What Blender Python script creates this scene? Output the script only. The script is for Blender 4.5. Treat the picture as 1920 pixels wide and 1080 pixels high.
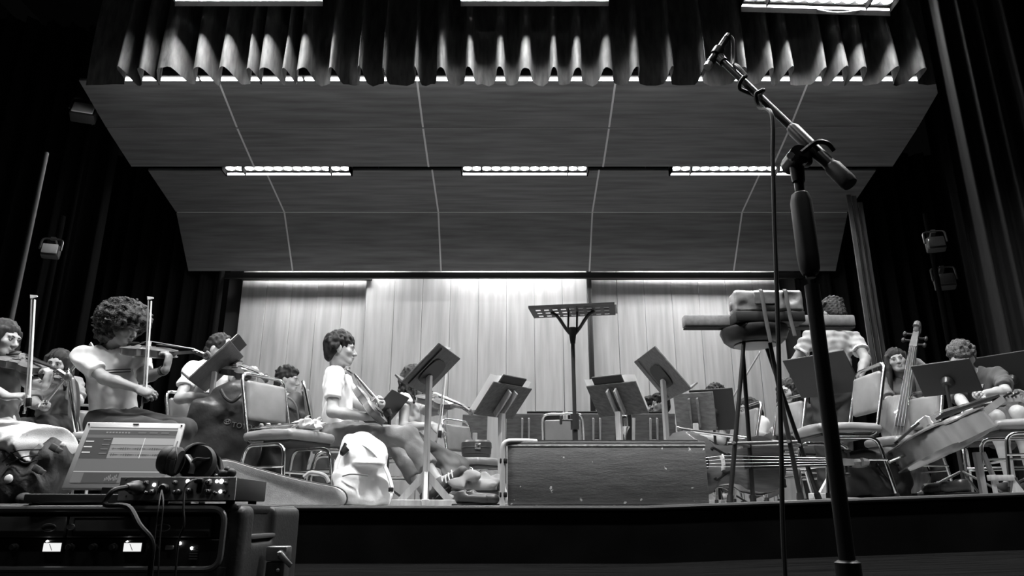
import bpy, bmesh, math, random
import numpy as np
from mathutils import Vector as V, Matrix

random.seed(7); RNG = np.random.default_rng(7)
SC = bpy.context.scene
for o in list(bpy.data.objects): bpy.data.objects.remove(o)
COL = SC.collection
R = math.radians
# ---------------------------------------------------------------- camera, world, exposure
F, TH, CZ = 1365.0, R(17.3), -0.05
CT, ST = math.cos(TH), math.sin(TH)
cam = bpy.data.cameras.new('camera'); cam.sensor_width = 36; cam.lens = 36 * F / 1920; cam.clip_start = .05
co = bpy.data.objects.new('camera', cam); COL.objects.link(co)
co.location = (0, 0, CZ); co.rotation_euler = (math.pi / 2 + TH, 0, 0); SC.camera = co
w = bpy.data.worlds.new('world'); SC.world = w; w.use_nodes = True
w.node_tree.nodes['Background'].inputs[0].default_value = (1, 1, 1, 1)
w.node_tree.nodes['Background'].inputs[1].default_value = 0.0012
vs = SC.view_settings; vs.view_transform = 'Standard'; vs.look = 'None'; vs.gamma = 1; vs.use_curve_mapping = False
vs.exposure = 0.0
L_HOUSE, L_HALL, L_FRONT, L_GAP, L_WALL, L_BATTEN = 130., 1250., 320., 250., 66., 9.   # radiance of the lenses of the strip lights: out over the hall, over the stage front, over the valance, in the gap, at the wall, behind the valance

def P(x, y, Y):       # the point at depth Y behind a pixel of the photograph
    u, v = x - 960, 540 - y
    d = V((u, F * CT - v * ST, F * ST + v * CT))
    return V((0, 0, CZ)) + d * (Y / d.y)
def fl(x): return min(max((x - .75) * .034, 0), .1)      # the stage rises a little towards the right
def G(px, Y):          # floor point of the stage under a pixel column
    p = P(px, 860, Y); return V((p.x, Y, fl(p.x)))

# ---------------------------------------------------------------- materials
MATS = {}
def M(name, col, rough=.55, metal=0., var=0., vs=6., st=(1, 1, 1), bump=0., bs=40., spec=.4, coat=0., detail=4):
    if name in MATS: return MATS[name]
    m = bpy.data.materials.new(name); m.use_nodes = True; nt = m.node_tree; b = nt.nodes['Principled BSDF']
    b.inputs['Roughness'].default_value = rough; b.inputs['Metallic'].default_value = metal
    b.inputs['Specular IOR Level'].default_value = spec; b.inputs['Coat Weight'].default_value = coat
    b.inputs['Base Color'].default_value = (col, col, col, 1)
    if var or bump:
        tc = nt.nodes.new('ShaderNodeTexCoord'); mp = nt.nodes.new('ShaderNodeMapping'); mp.inputs['Scale'].default_value = st
        nt.links.new(tc.outputs['Object'], mp.inputs[0])
    if var:
        n = nt.nodes.new('ShaderNodeTexNoise'); n.inputs['Scale'].default_value = vs; n.inputs['Detail'].default_value = detail
        r = nt.nodes.new('ShaderNodeMapRange'); r.inputs[1].default_value = .3; r.inputs[2].default_value = .7
        r.inputs[3].default_value = col * (1 - var); r.inputs[4].default_value = min(1, col * (1 + var))
        nt.links.new(mp.outputs[0], n.inputs[0]); nt.links.new(n.outputs[0], r.inputs[0]); nt.links.new(r.outputs[0], b.inputs['Base Color'])
    if bump:
        n2 = nt.nodes.new('ShaderNodeTexNoise'); n2.inputs['Scale'].default_value = bs; n2.inputs['Detail'].default_value = 3
        bp = nt.nodes.new('ShaderNodeBump'); bp.inputs['Strength'].default_value = bump; bp.inputs['Distance'].default_value = .01
        nt.links.new(mp.outputs[0], n2.inputs[0]); nt.links.new(n2.outputs[0], bp.inputs['Height']); nt.links.new(bp.outputs[0], b.inputs['Normal'])
    MATS[name] = m; return m
def EM(name, strength, col=1.):
    if name in MATS: return MATS[name]
    m = bpy.data.materials.new(name); m.use_nodes = True; nt = m.node_tree
    b = nt.nodes['Principled BSDF']; b.inputs['Base Color'].default_value = (.02, .02, .02, 1)
    b.inputs['Emission Color'].default_value = (col, col, col, 1); b.inputs['Emission Strength'].default_value = strength
    MATS[name] = m; return m
def chips(name, col, chip, rough=.6, var=.35, sc=17):     # worn painted wood: grain plus pale chips
    m = M(name, col, rough, var=var, vs=5, st=(1, 4, 14), bump=.25, bs=30); nt = m.node_tree; b = nt.nodes['Principled BSDF']
    lk = b.inputs['Base Color'].links[0]; src = lk.from_socket
    tc = nt.nodes.new('ShaderNodeTexCoord'); n = nt.nodes.new('ShaderNodeTexNoise'); n.inputs['Scale'].default_value = sc; n.inputs['Detail'].default_value = 5
    r = nt.nodes.new('ShaderNodeMapRange'); r.inputs[1].default_value = .68; r.inputs[2].default_value = .7
    mx = nt.nodes.new('ShaderNodeMix'); mx.data_type = 'RGBA'; mx.inputs['B'].default_value = (chip, chip, chip, 1)
    nt.links.new(tc.outputs['Object'], n.inputs[0]); nt.links.new(n.outputs[0], r.inputs[0]); nt.links.new(r.outputs[0], mx.inputs['Factor'])
    nt.links.new(src, mx.inputs['A']); nt.links.new(mx.outputs['Result'], b.inputs['Base Color']); return m

BLACK = M('black_paint', .012, .5); BLKMET = M('black_metal', .02, .35, spec=.6); DRAPE = M('black_drape', .004, .95, spec=.1, var=.3, vs=20, st=(1, 1, .1))
CHROME = M('chrome', .75, .18, 1); STEEL = M('steel', .5, .35, 1)
VINYL = M('seat_vinyl', .19, .34, var=.1, vs=9, bump=.06, bs=14, spec=.5); VINYLB = M('seat_underside', .04, .6)
PALEWOOD = M('pale_wood', .33, .55, var=.2, vs=4, st=(9, 9, 1), bump=.1)
DARKWOOD = M('dark_plywood', .075, .5, var=.35, vs=5, st=(2, 9, 9), bump=.1)
BROWNWOOD = M('brown_plywood', .12, .5, var=.3, vs=5, st=(1.5, 9, 9), bump=.1)
DESKBLK = M('black_desk', .025, .45); PAPER = M('paper', .8, .8, bump=.1, bs=8); BOOK = M('black_folder', .02, .6)
VARN = M('varnished_spruce', .13, .28, var=.25, vs=7, st=(1, 8, 3), coat=.4); VARNR = M('varnished_maple', .17, .28, var=.15, vs=4, st=(5, 1, 1), coat=.4)
EBONY = M('ebony', .015, .35); BRIDGEW = M('bridge_maple', .6, .6); STRING = M('string_steel', .6, .3, 1); HORSE = M('bow_hair', .75, .6); STICK = M('bow_stick', .25, .35, coat=.3)
RUBBER = M('black_rubber', .009, .6); PLASTIC = M('black_plastic', .02, .45)

# ---------------------------------------------------------------- object helpers
def link(o, parent=None):
    COL.objects.link(o)
    if parent is not None: o.parent = parent
    return o
def tag(o, label=None, cat=None, group=None, kind=None):
    if label: o['label'] = label
    if cat: o['category'] = cat
    if group: o['group'] = group
    if kind: o['kind'] = kind
    return o
def thing(name, label, cat, loc=(0, 0, 0), rz=0, group=None, rot=None):
    o = bpy.data.objects.new(name, None); o.location = loc; o.empty_display_size = .05
    if rot is not None: o.rotation_euler = rot.to_euler()
    else: o.rotation_euler = (0, 0, rz)
    link(o); return tag(o, label, cat, group)
def kids(o): return [c for c in COL.objects if c.parent == o]
def copy_tree(o, parent=None):
    c = o.copy(); COL.objects.link(c)
    if parent is not None: c.parent = parent
    for k in kids(o): copy_tree(k, c)
    return c
def wmat(o):
    m = Matrix.Identity(4)
    while o is not None: m = o.matrix_basis @ m; o = o.parent
    return m
def frame(x, z):       # rotation whose local x is x and whose local z is near z
    x = V(x).normalized(); y = V(z).cross(x).normalized(); z = x.cross(y)
    return Matrix((x, y, z)).transposed()
def mesh_obj(name, me, mat, parent=None, world=False, smooth=38):
    mats = mat if isinstance(mat, (list, tuple)) else [mat]
    if not me.materials:
        for m in mats: me.materials.append(m)
    if smooth:
        me.polygons.foreach_set('use_smooth', [True] * len(me.polygons))
        if smooth < 179: me.set_sharp_from_angle(angle=R(smooth))
    o = bpy.data.objects.new(name, me)
    if world and parent is not None: me.transform(wmat(parent).inverted())
    return link(o, parent)
class MB:
    def __init__(s): s.bm = bmesh.new(); s.mi = 0
    def _new(s, vs):
        fs = set()
        for v in vs:
            for f in v.link_faces: fs.add(f)
        for f in fs: f.material_index = s.mi
    def box(s, c, size, rot=None, bev=0., seg=2):
        m = Matrix.Translation(V(c)) @ (rot.to_4x4() if rot is not None else Matrix.Identity(4)) @ Matrix.Diagonal((*size, 1))
        r = bmesh.ops.create_cube(s.bm, size=1, matrix=m); vs = r['verts']
        if bev:
            es = list({e for v in vs for e in v.link_edges})
            rr = bmesh.ops.bevel(s.bm, geom=es, offset=bev, segments=seg, profile=.5, affect='EDGES'); vs = rr['verts']
        s._new(vs); return s
    def cyl(s, a, b, r0, r1=None, seg=14):
        return s.tube([a, b], [r0, r0 if r1 is None else r1], seg)
    def tube(s, pts, r, seg=10, cap=True, flat=None):
        pts = [V(p) for p in pts]; n = len(pts); rs = r if isinstance(r, (list, tuple)) else [r] * n
        rings = []; up = None
        for i, p in enumerate(pts):
            d = (pts[min(i + 1, n - 1)] - pts[max(i - 1, 0)])
            d = d.normalized() if d.length > 1e-9 else V((0, 0, 1))
            if up is None: up = V((0, 0, 1)) if abs(d.z) < .9 else V((1, 0, 0))
            a = (up - d * up.dot(d)); a = a.normalized() if a.length > 1e-6 else d.orthogonal().normalized()
            up = a; b = d.cross(a); fa, fb = flat or (1, 1)
            rings.append([s.bm.verts.new(p + (a * math.cos(t) * fa + b * math.sin(t) * fb) * rs[i]) for t in [2 * math.pi * k / seg for k in range(seg)]])
        for i in range(n - 1):
            for k in range(seg):
                f = s.bm.faces.new((rings[i][k], rings[i][(k + 1) % seg], rings[i + 1][(k + 1) % seg], rings[i + 1][k])); f.material_index = s.mi
        if cap:
            f = s.bm.faces.new(rings[0][::-1]); f.material_index = s.mi
            f = s.bm.faces.new(rings[-1]); f.material_index = s.mi
        return s
    def ball(s, c, r, rot=None, sub=2):
        rr = (r, r, r) if isinstance(r, (int, float)) else tuple(r)
        m = Matrix.Translation(V(c)) @ (rot.to_4x4() if rot is not None else Matrix.Identity(4)) @ Matrix.Diagonal((*rr, 1))
        s._new(bmesh.ops.create_icosphere(s.bm, subdivisions=sub, radius=1, matrix=m)['verts']); return s
    def lathe(s, prof, c=(0, 0, 0), rot=None, seg=28):
        m = Matrix.Translation(V(c)) @ (rot.to_4x4() if rot is not None else Matrix.Identity(4)); rings = []
        for r, z in prof: rings.append([s.bm.verts.new(m @ V((max(r, 1e-4) * math.cos(t), max(r, 1e-4) * math.sin(t), z))) for t in [2 * math.pi * k / seg for k in range(seg)]])
        for i in range(len(prof) - 1):
            for k in range(seg):
                f = s.bm.faces.new((rings[i][k], rings[i][(k + 1) % seg], rings[i + 1][(k + 1) % seg], rings[i + 1][k])); f.material_index = s.mi
        s.bm.faces.new(rings[0][::-1]).material_index = s.mi; s.bm.faces.new(rings[-1]).material_index = s.mi; return s
    def prism(s, pts, off):       # polygon extruded by the vector off
        off = V(off); a = [s.bm.verts.new(V(p)) for p in pts]; b = [s.bm.verts.new(V(p) + off) for p in pts]; n = len(a); fs = [s.bm.faces.new(a[::-1]), s.bm.faces.new(b)]
        for i in range(n): fs.append(s.bm.faces.new((a[i], a[(i + 1) % n], b[(i + 1) % n], b[i])))
        for f in fs: f.material_index = s.mi
        return s
    def quad(s, a, b, c, d):
        s.bm.faces.new([s.bm.verts.new(V(p)) for p in (a, b, c, d)]).material_index = s.mi; return s
    def sheet(s, fn, nu, nv):
        g = [[s.bm.verts.new(V(fn(i / nu, j / nv))) for j in range(nv + 1)] for i in range(nu + 1)]
        for i in range(nu):
            for j in range(nv): s.bm.faces.new((g[i][j], g[i + 1][j], g[i + 1][j + 1], g[i][j + 1])).material_index = s.mi
        return s
    def done(s, name, mat, parent=None, world=False, smooth=38, bev=0.):
        bmesh.ops.recalc_face_normals(s.bm, faces=s.bm.faces)
        me = bpy.data.meshes.new(name); s.bm.to_mesh(me); s.bm.free()
        return mesh_obj(name, me, mat, parent, world, smooth)
def bend(pts, r=.05, n=5):       # polyline with rounded corners
    pts = [V(p) for p in pts]; out = [pts[0]]
    for i in range(1, len(pts) - 1):
        a, b, c = pts[i - 1], pts[i], pts[i + 1]; rr = min(r, (a - b).length * .45, (c - b).length * .45)
        p, q = b + (a - b).normalized() * rr, b + (c - b).normalized() * rr
        for k in range(n + 1):
            t = k / n; out.append(p * (1 - t) ** 2 + b * 2 * t * (1 - t) + q * t * t)
    return out + [pts[-1]]
def curve(pts, n=6):             # Catmull-Rom through points
    pts = [V(p) for p in pts]; q = [pts[0] * 2 - pts[1]] + pts + [pts[-1] * 2 - pts[-2]]; out = []
    for i in range(1, len(q) - 2):
        for k in range(n):
            t = k / n; a, b, c, d = q[i - 1:i + 3]
            out.append(.5 * ((2 * b) + (c - a) * t + (2 * a - 5 * b + 4 * c - d) * t * t + (3 * b - a - 3 * c + d) * t ** 3))
    return out + [pts[-1]]

# ---------------------------------------------------------------- distance fields, for bodies, cloth and bags
class SDF:
    def __init__(s, lo, hi, h):
        s.lo = np.array(lo, np.float32); s.h = h; s.n = np.ceil((np.array(hi) - s.lo) / h).astype(int) + 2
        s.d = np.full(s.n, .5, np.float32)
    def _win(s, c0, c1, m):
        a = np.clip(((np.minimum(c0, c1) - m - s.lo) / s.h).astype(int), 0, s.n - 1); b = np.clip(((np.maximum(c0, c1) + m - s.lo) / s.h).astype(int) + 2, 0, s.n)
        sl = tuple(slice(i, max(j, i + 1)) for i, j in zip(a, b))
        ax = [s.lo[i] + s.h * np.arange(sl[i].start, sl[i].stop, dtype=np.float32) for i in range(3)]
        return sl, ax[0][:, None, None], ax[1][None, :, None], ax[2][None, None, :]
    def _mix(s, sl, d, k, sub=False):
        a = s.d[sl]
        if sub:
            d = -d; h = np.maximum(k - np.abs(a - d), 0) / k; s.d[sl] = np.maximum(a, d) + h * h * k * .25
        else:
            h = np.maximum(k - np.abs(a - d), 0) / k; s.d[sl] = np.minimum(a, d) - h * h * k * .25
    def cap(s, a, b, ra, rb=None, k=.02, n=None, f=1., fa=False, fb=False, sub=False):
        a = np.array(a, np.float32); b = np.array(b, np.float32); rb = ra if rb is None else rb
        sl, x, y, z = s._win(a, b, max(ra, rb) + k + 3 * s.h + .01)
        ab = b - a; L2 = max(float(ab @ ab), 1e-9); t0 = ((x - a[0]) * ab[0] + (y - a[1]) * ab[1] + (z - a[2]) * ab[2]) / L2; t = np.clip(t0, 0, 1)
        wx, wy, wz = x - a[0] - t * ab[0], y - a[1] - t * ab[1], z - a[2] - t * ab[2]; q = wx * wx + wy * wy + wz * wz
        if n is not None:
            n = np.array(n, np.float32); n = n / np.linalg.norm(n); c = wx * n[0] + wy * n[1] + wz * n[2]; q = q + c * c * (1 / (f * f) - 1)
        d = np.sqrt(q) - (ra + (rb - ra) * t); L = math.sqrt(L2)
        if fa: d = np.maximum(d, -t0 * L)
        if fb: d = np.maximum(d, (t0 - 1) * L)
        s._mix(sl, d, k, sub); return s
    def ell(s, c, r, rot=None, k=.02, sub=False):
        c = np.array(c, np.float32); r = np.array(r, np.float32); m = float(r.max())
        sl, x, y, z = s._win(c, c, m + k + 3 * s.h + .01); A = np.eye(3) if rot is None else np.array(rot.transposed())
        x, y, z = x - c[0], y - c[1], z - c[2]
        q = [A[i][0] * x + A[i][1] * y + A[i][2] * z for i in range(3)]
        k0 = np.sqrt(sum((q[i] / r[i]) ** 2 for i in range(3))); k1 = np.sqrt(sum((q[i] / r[i] ** 2) ** 2 for i in range(3)))
        s._mix(sl, k0 * (k0 - 1) / np.maximum(k1, 1e-6), k, sub); return s
    def rbox(s, c, half, rad, rot=None, k=.02, sub=False):
        c = np.array(c, np.float32); hf = np.array(half, np.float32) - rad; m = float(np.linalg.norm(half))
        sl, x, y, z = s._win(c, c, m + k + 3 * s.h); A = np.eye(3) if rot is None else np.array(rot.transposed())
        x, y, z = x - c[0], y - c[1], z - c[2]
        q = [np.abs(A[i][0] * x + A[i][1] * y + A[i][2] * z) - hf[i] for i in range(3)]
        d = np.sqrt(sum(np.maximum(v, 0) ** 2 for v in q)) + np.minimum(np.maximum(q[0], np.maximum(q[1], q[2])), 0) - rad
        s._mix(sl, d, k, sub); return s
    def plane(s, p, n):          # keep the side the normal points away from
        p = np.array(p, np.float32); n = np.array(n, np.float32); n = n / np.linalg.norm(n)
        ax = [s.lo[i] + s.h * np.arange(s.n[i], dtype=np.float32) for i in range(3)]
        d = (ax[0] - p[0])[:, None, None] * n[0] + (ax[1] - p[1])[None, :, None] * n[1] + (ax[2] - p[2])[None, None, :] * n[2]
        s.d = np.maximum(s.d, d.astype(np.float32)); return s
    def wrinkle(s, amp, wl=(.05, .16), num=5, seed=1, aniso=(1, 1, 1)):
        g = np.random.default_rng(seed); ax = [s.lo[i] + s.h * np.arange(s.n[i], dtype=np.float32) for i in range(3)]
        for i in range(num):
            v = g.normal(size=3) * np.array(aniso); v = v / np.linalg.norm(v) * 2 * math.pi / g.uniform(*wl); ph = g.uniform(0, 6.28); v2 = g.normal(size=3) * 12
            arg = (ax[0] * v[0])[:, None, None] + (ax[1] * v[1])[None, :, None] + (ax[2] * v[2])[None, None, :] + ph
            arg = arg + 1.2 * np.sin((ax[0] * v2[0])[:, None, None] + (ax[1] * v2[1])[None, :, None] + (ax[2] * v2[2])[None, None, :])
            s.d += (amp * np.sin(arg)).astype(np.float32)
        return s
    def mesh(s, name):
        d = s.d; d[0], d[-1], d[:, 0], d[:, -1], d[:, :, 0], d[:, :, -1] = .1, .1, .1, .1, .1, .1
        S = d < 0; nx, ny, nz = d.shape; cs = np.zeros((nx - 1, ny - 1, nz - 1), np.int8); cor = [(i, j, k) for i in (0, 1) for j in (0, 1) for k in (0, 1)]
        for i, j, k in cor: cs += S[i:nx - 1 + i, j:ny - 1 + j, k:nz - 1 + k]
        mask = (cs > 0) & (cs < 8); ci = np.argwhere(mask); n = len(ci); idx = np.full(mask.shape, -1, np.int32); idx[mask] = np.arange(n)
        acc = np.zeros((n, 3)); cnt = np.zeros(n)
        for a in cor:
            for ax in range(3):
                if a[ax]: continue
                b = list(a); b[ax] = 1; da = d[ci[:, 0] + a[0], ci[:, 1] + a[1], ci[:, 2] + a[2]]; db = d[ci[:, 0] + b[0], ci[:, 1] + b[1], ci[:, 2] + b[2]]
                cr = (da < 0) != (db < 0); t = np.where(cr, da / np.where(cr, da - db, 1), 0); p = np.tile(np.array(a, float), (n, 1)); p[:, ax] += t
                acc[cr] += p[cr]; cnt += cr
        pos = s.lo + s.h * (ci + acc / cnt[:, None]); Q = []
        for ax in range(3):
            a1, a2 = (ax + 1) % 3, (ax + 2) % 3; lo = [slice(None)] * 3; hi = [slice(None)] * 3; lo[ax] = slice(0, -1); hi[ax] = slice(1, None)
            e = np.argwhere(S[tuple(lo)] != S[tuple(hi)])
            e = e[(e[:, a1] > 0) & (e[:, a2] > 0) & (e[:, a1] < d.shape[a1] - 1) & (e[:, a2] < d.shape[a2] - 1)]
            if not len(e): continue
            q = []
            for o1, o2 in ((1, 1), (0, 1), (0, 0), (1, 0)):
                c = e.copy(); c[:, a1] -= o1; c[:, a2] -= o2; q.append(idx[c[:, 0], c[:, 1], c[:, 2]])
            q = np.stack(q, 1); ins = S[e[:, 0], e[:, 1], e[:, 2]]; q[~ins] = q[~ins][:, ::-1]; Q.append(q)
        Q = np.concatenate(Q); Q = Q[(Q >= 0).all(1)]; me = bpy.data.meshes.new(name)
        me.vertices.add(n); me.vertices.foreach_set('co', pos.astype(np.float32).ravel()); me.loops.add(Q.size); me.loops.foreach_set('vertex_index', Q.ravel().astype(np.int32))
        me.polygons.add(len(Q)); me.polygons.foreach_set('loop_start', np.arange(0, Q.size, 4, dtype=np.int32)); me.update(calc_edges=True); me.validate()
        return me
    def done(s, name, mat, parent=None, world=True, smooth=180): return mesh_obj(name, s.mesh(name), mat, parent, world, smooth)
# ================================================================ the hall
FLOORM = M('dark_stage_boards', .005, .9, spec=0., var=.5, vs=3, st=(.6, 9, 1), bump=.1, bs=12)
STAGEM = M('stage_boards', .26, .5, var=.25, vs=3, st=(1, 9, 1))
def ramp_slab(name, xs, y0, y1, z0, thick, mat, lip=None):
    mb = MB(); top = [[mb.bm.verts.new((x, y, z0 + fl(x))) for x in xs] for y in (y0, y1)]; bot = [[mb.bm.verts.new((x, y, z0 + fl(x) - thick)) for x in xs] for y in (y0, y1)]
    n = len(xs)
    for i in range(n - 1):
        mb.bm.faces.new((top[0][i], top[0][i + 1], top[1][i + 1], top[1][i])); mb.bm.faces.new((bot[0][i], bot[1][i], bot[1][i + 1], bot[0][i + 1]))
        mb.bm.faces.new((top[0][i], bot[0][i], bot[0][i + 1], top[0][i + 1])); mb.bm.faces.new((top[1][i], top[1][i + 1], bot[1][i + 1], bot[1][i]))
    mb.bm.faces.new((top[0][0], top[1][0], bot[1][0], bot[0][0])); mb.bm.faces.new((top[0][-1], bot[0][-1], bot[1][-1], top[1][-1]))
    return tag(mb.done(name, mat, smooth=20), kind='structure')
LIP = 4.3
XS = [-9, -4, .6, .75, .9, 1.5, 2.2, 3, 3.69, 4.5, 9]
ramp_slab('floor', XS, -1.5, LIP + .05, -.31, .1, FLOORM)
ramp_slab('stage_floor', XS, LIP + .03, 12.9, 0, .05, STAGEM)
ramp_slab('trim_1', XS, LIP + .02, LIP + .029, -.001, .32, M('riser_black', .004, .9, spec=0., var=.3, vs=4))
mb = MB(); mb.tube([(x, LIP + .018, fl(x) - .014) for x in XS], .014, 8)
tag(mb.done('trim_2', M('nosing_rubber', .05, .35)), kind='structure')
# back wall: tall plank panels in three bays on a backing
WY = 12.6
WALLP = M('wall_plank', .48, .5, var=.17, vs=2.2, st=(5, 5, .35), bump=.03, bs=14)
wb = tag(MB().box((0, WY + .2, 2.6), (10.4, .1, 5.2)).done('wall_back', M('wall_backing', .06, .8)), kind='structure')
XL, XA, XB, XR = P(457, 520, WY).x, P(692, 520, WY).x, P(1104, 520, WY).x, P(1458, 520, WY).x
for x0, x1, yy, n, zt in ((XL, XA, WY, 5, 4.6), (XA, XB, WY - .1, 8, 4.6), (XB, XR, WY - .02, 7, 4.6)):
    wd = (x1 - x0) / n
    for i in range(n):
        MB().box((x0 + wd * (i + .5), yy + random.uniform(-.004, .004), zt / 2), (wd - .006, .05, zt), bev=.005, seg=1).done('panel', WALLP, wb)
MB().box((XA, WY - .02, 2.3), (.03, .2, 4.6)).done('trim_3', PALEWOOD).__setitem__('kind', 'structure')
for i, (sx, x) in enumerate((('left', -9.), ('right', 9.))):
    tag(MB().box((x, 5.5, 4), (.1, 15, 9)).done('wall_' + sx, M('black_wall', .012, .9)), kind='structure')
tag(MB().box((0, 5.5, 9), (18, 15, .1)).done('ceiling', M('black_wall', .012, .9)), kind='structure')
# black border beam below the sound reflector
zb = P(960, 513, 11.9).z
mb = MB(); mb.box((0, 11.95, zb - .02), (10.2, .06, .1)); 
mb.box(((P(455, 520, 12.3).x + P(690, 520, 12.3).x) / 2, 12.42, P(960, 519, 12.42).z), (P(690, 520, 12.3).x - P(455, 520, 12.3).x + .1, .05, .13))
mb.box(((P(1105, 520, 12.3).x + P(1460, 520, 12.3).x) / 2, 12.42, P(960, 518, 12.42).z), (P(1460, 520, 12.3).x - P(1105, 520, 12.3).x + .1, .05, .13))
tag(mb.done('trim_4', BLACK), kind='structure')
t = thing('pole', 'tall black pole standing against the pale plank wall behind the conductor stand', 'pole', (P(1107, 620, 12.2).x, 12.2, 0))
MB().box((0, 0, 2.2), (.085, .085, 4.4), bev=.008).done('shaft', BLKMET, t); MB().box((0, 0, .01), (.3, .3, .02)).done('base_plate', BLKMET, t)

# side drapes, black and heavy
def drape(label, p0, p1, z0, z1, folds, amp, mat=DRAPE, seed=0, name='stage_curtain', top=True):
    p0, p1 = V(p0), V(p1); d = p1 - p0; nrm = V((-d.y, d.x, 0)).normalized(); g = random.Random(seed); ph = [g.uniform(-.6, .6) for _ in range(folds + 3)]
    def fn(u, v):
        a = u * folds; i = int(a); w_ = math.sin(2 * math.pi * a + ph[min(i, folds)] * .3) + .35 * math.sin(2 * math.pi * a * 2.3 + seed)
        return p0 + d * u + nrm * (amp * w_ * (.75 + .25 * (1 - v))) + V((0, 0, z0 + (z1 - z0) * v))
    o = MB().sheet(fn, folds * 12, 6).done(name, mat, smooth=180); tag(o, label, 'curtain'); return o
DR2 = M('charcoal_drape', .0045, .9, var=.3, vs=20, st=(1, 1, .1))
drape('black stage curtain hanging left of the pale plank wall', (-8.6, 11.9, 0), (XL - .06, 11.9, 0), .02, 6.2, 13, .1, M('drape_mid', .004, .95, spec=.1), 1)
drape('black stage curtain hanging right of the pale plank wall', (XR + .06, 11.9, 0), (8.6, 11.9, 0), .02, 6.2, 13, .1, M('drape_mid', .004, .95, spec=.1), 2)
drape('black side curtain at far left behind the seated violinists', (-8.4, 9.2, 0), (-5.9, 9.8, 0), .02, 7.2, 9, .12, DRAPE, 3)
drape('black side curtain at far right behind the double bass player', (6.0, 9.4, .1), (8.4, 8.6, .1), .02, 7.2, 9, .12, M('drape_mid', .004, .95, spec=.1), 4)
drape('charcoal drape with two lit folds at the right edge of the stage', (P(1822, 500, 6.8).x, 6.8, .1), (P(2000, 500, 6.5).x, 6.5, .1), .02, 7., 4, .1, DR2, 5)
t = thing('pipe', 'tall grey vertical pipe at the far left of the stage', 'pipe', (P(30, 560, 7.2).x, 7.2, 0))
MB().cyl((0, 0, 0), (0, 0, 3.75), .022).done('tube', M('grey_pipe', .06, .5), t); MB().box((0, 0, .015), (.2, .2, .03)).done('foot_plate', BLKMET, t)

# sound reflector: two clouds, each of two bent rows of five panels
SHW = M('reflector_veneer', .13, .5, var=.3, vs=2.2, st=(.5, 7, 7), detail=6); JOINT = M('joint_light_leak', .6, .6)  # pale joint colour imitates light leaking down between the panels
XC = [-5.53, -3.74, -1.21, 1.32, 3.78, 5.53]
def cloud(label, prof):
    pr = [P(970, y, Y) for y, Y in prof]; t = thing('acoustic_cloud', label, 'acoustic panel', (0, pr[1].y, pr[1].z), group='acoustic clouds over the stage')
    for j in range(2):
        a, b = pr[j], pr[j + 1]; d = (b - a).normalized(); nn = V((0, d.z, -d.y)); nn = nn if nn.z > 0 else -nn
        for i in range(5):
            g = .013; x0, x1 = XC[i] + g, XC[i + 1] - g; a2, b2 = a + d * g * .6, b - d * g * .6
            off = nn * .035 + nn * random.uniform(0, .004)
            MB().prism([(x0, a2.y, a2.z), (x1, a2.y, a2.z), (x1, b2.y, b2.z), (x0, b2.y, b2.z)], off).done('panel', SHW, t, world=True, smooth=0)
        for i in range(1, 5):
            x = XC[i]; MB().prism([(x - .013, a.y, a.z), (x + .013, a.y, a.z), (x + .013, b.y, b.z), (x - .013, b.y, b.z)], nn * .02).done('light_leak_strip', JOINT, t, world=True, smooth=0)
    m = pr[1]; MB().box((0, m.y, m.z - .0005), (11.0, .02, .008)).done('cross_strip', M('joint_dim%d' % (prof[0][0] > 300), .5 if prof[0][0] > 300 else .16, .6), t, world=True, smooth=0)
    for x in (-4, 0, 4):
        MB().cyl((x, m.y, m.z + .06), (x, m.y, 8.9), .006, seg=6).done('hanging_wire', BLKMET, t, world=True)
    return pr
pu = cloud('nearer wooden acoustic cloud of ten panels below the ruffled valance', ((150, 8.06), (240, 8.81), (313, 9.56)))
pl = cloud('farther wooden acoustic cloud of ten panels above the pale plank wall', ((319, 10.0), (398, 11.05), (509, 11.77)))

# stage strip lights: trough, round lenses, dividers, front lip
HOUS = M('lamp_housing', .03, .5); LIPM = M('lamp_lip', .55, .6)
def strip(label, c, length, n, rz=0., group=None, yoke=False, tilt=0., power=100., deep=False):
    LENS = EM('lamp_lens_%d' % power, power)
    t = thing('strip_light', label, 'stage light', c, 0, group, rot=Matrix.Rotation(rz, 3, 'Y') @ Matrix.Rotation(tilt, 3, 'X'))
    L = length / 2; p = length / n
    MB().box((0, 0, .112), (length + .04, .2, .15), bev=.01).done('housing', HOUS, t)
    BAF = M('lamp_baffle', .0015, 1., spec=0.)
    def lip(nm, z1, z2, m_): MB().prism([(-L, .1, z1), (L, .1, z1), (L, .104, z2), (-L, .104, z2)], (0, .005, 0)).done(nm, m_, t, smooth=0)
    lip('baffle', .05, .0125, BAF); lip('reflector_lip', .012, -.02, LIPM)
    if deep: lip('baffle', -.0205, -.09, BAF)
    for i in range(n):
        x = -L + p * (i + .5); MB().lathe([(.0, .026), (p * .3, .027), (p * .385, .03), (p * .4, .036)][::-1], (x, 0, 0), seg=20).done('lens', LENS, t)
    for i in (2, n - 2): MB().box((-L + p * i, -.02, 0), (.012, .19, .08)).done('divider', BAF, t)
    for sx in (-1, 1):
        MB().box((sx * (L + .012), 0, .01), (.016, .215, .1)).done('end_plate', BAF, t)
    for sx in (-.7, .7): MB().cyl((L * sx, 0, .17), (L * sx, 0, 8.97 - V(c).z), .008, seg=6).done('hanger', BLKMET, t)
    if yoke: MB().tube(curve([(.02, .09, -.03), (.09, .06, -.08), (.18, .05, -.105), (.3, .05, -.1), (.4, .06, -.07), (.5, .09, -.03)]), .008, 8).done('cable', M('cable_pale', .5, .5), t)
    return t
k = 'overhead strip lights in front of the valance'
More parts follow.
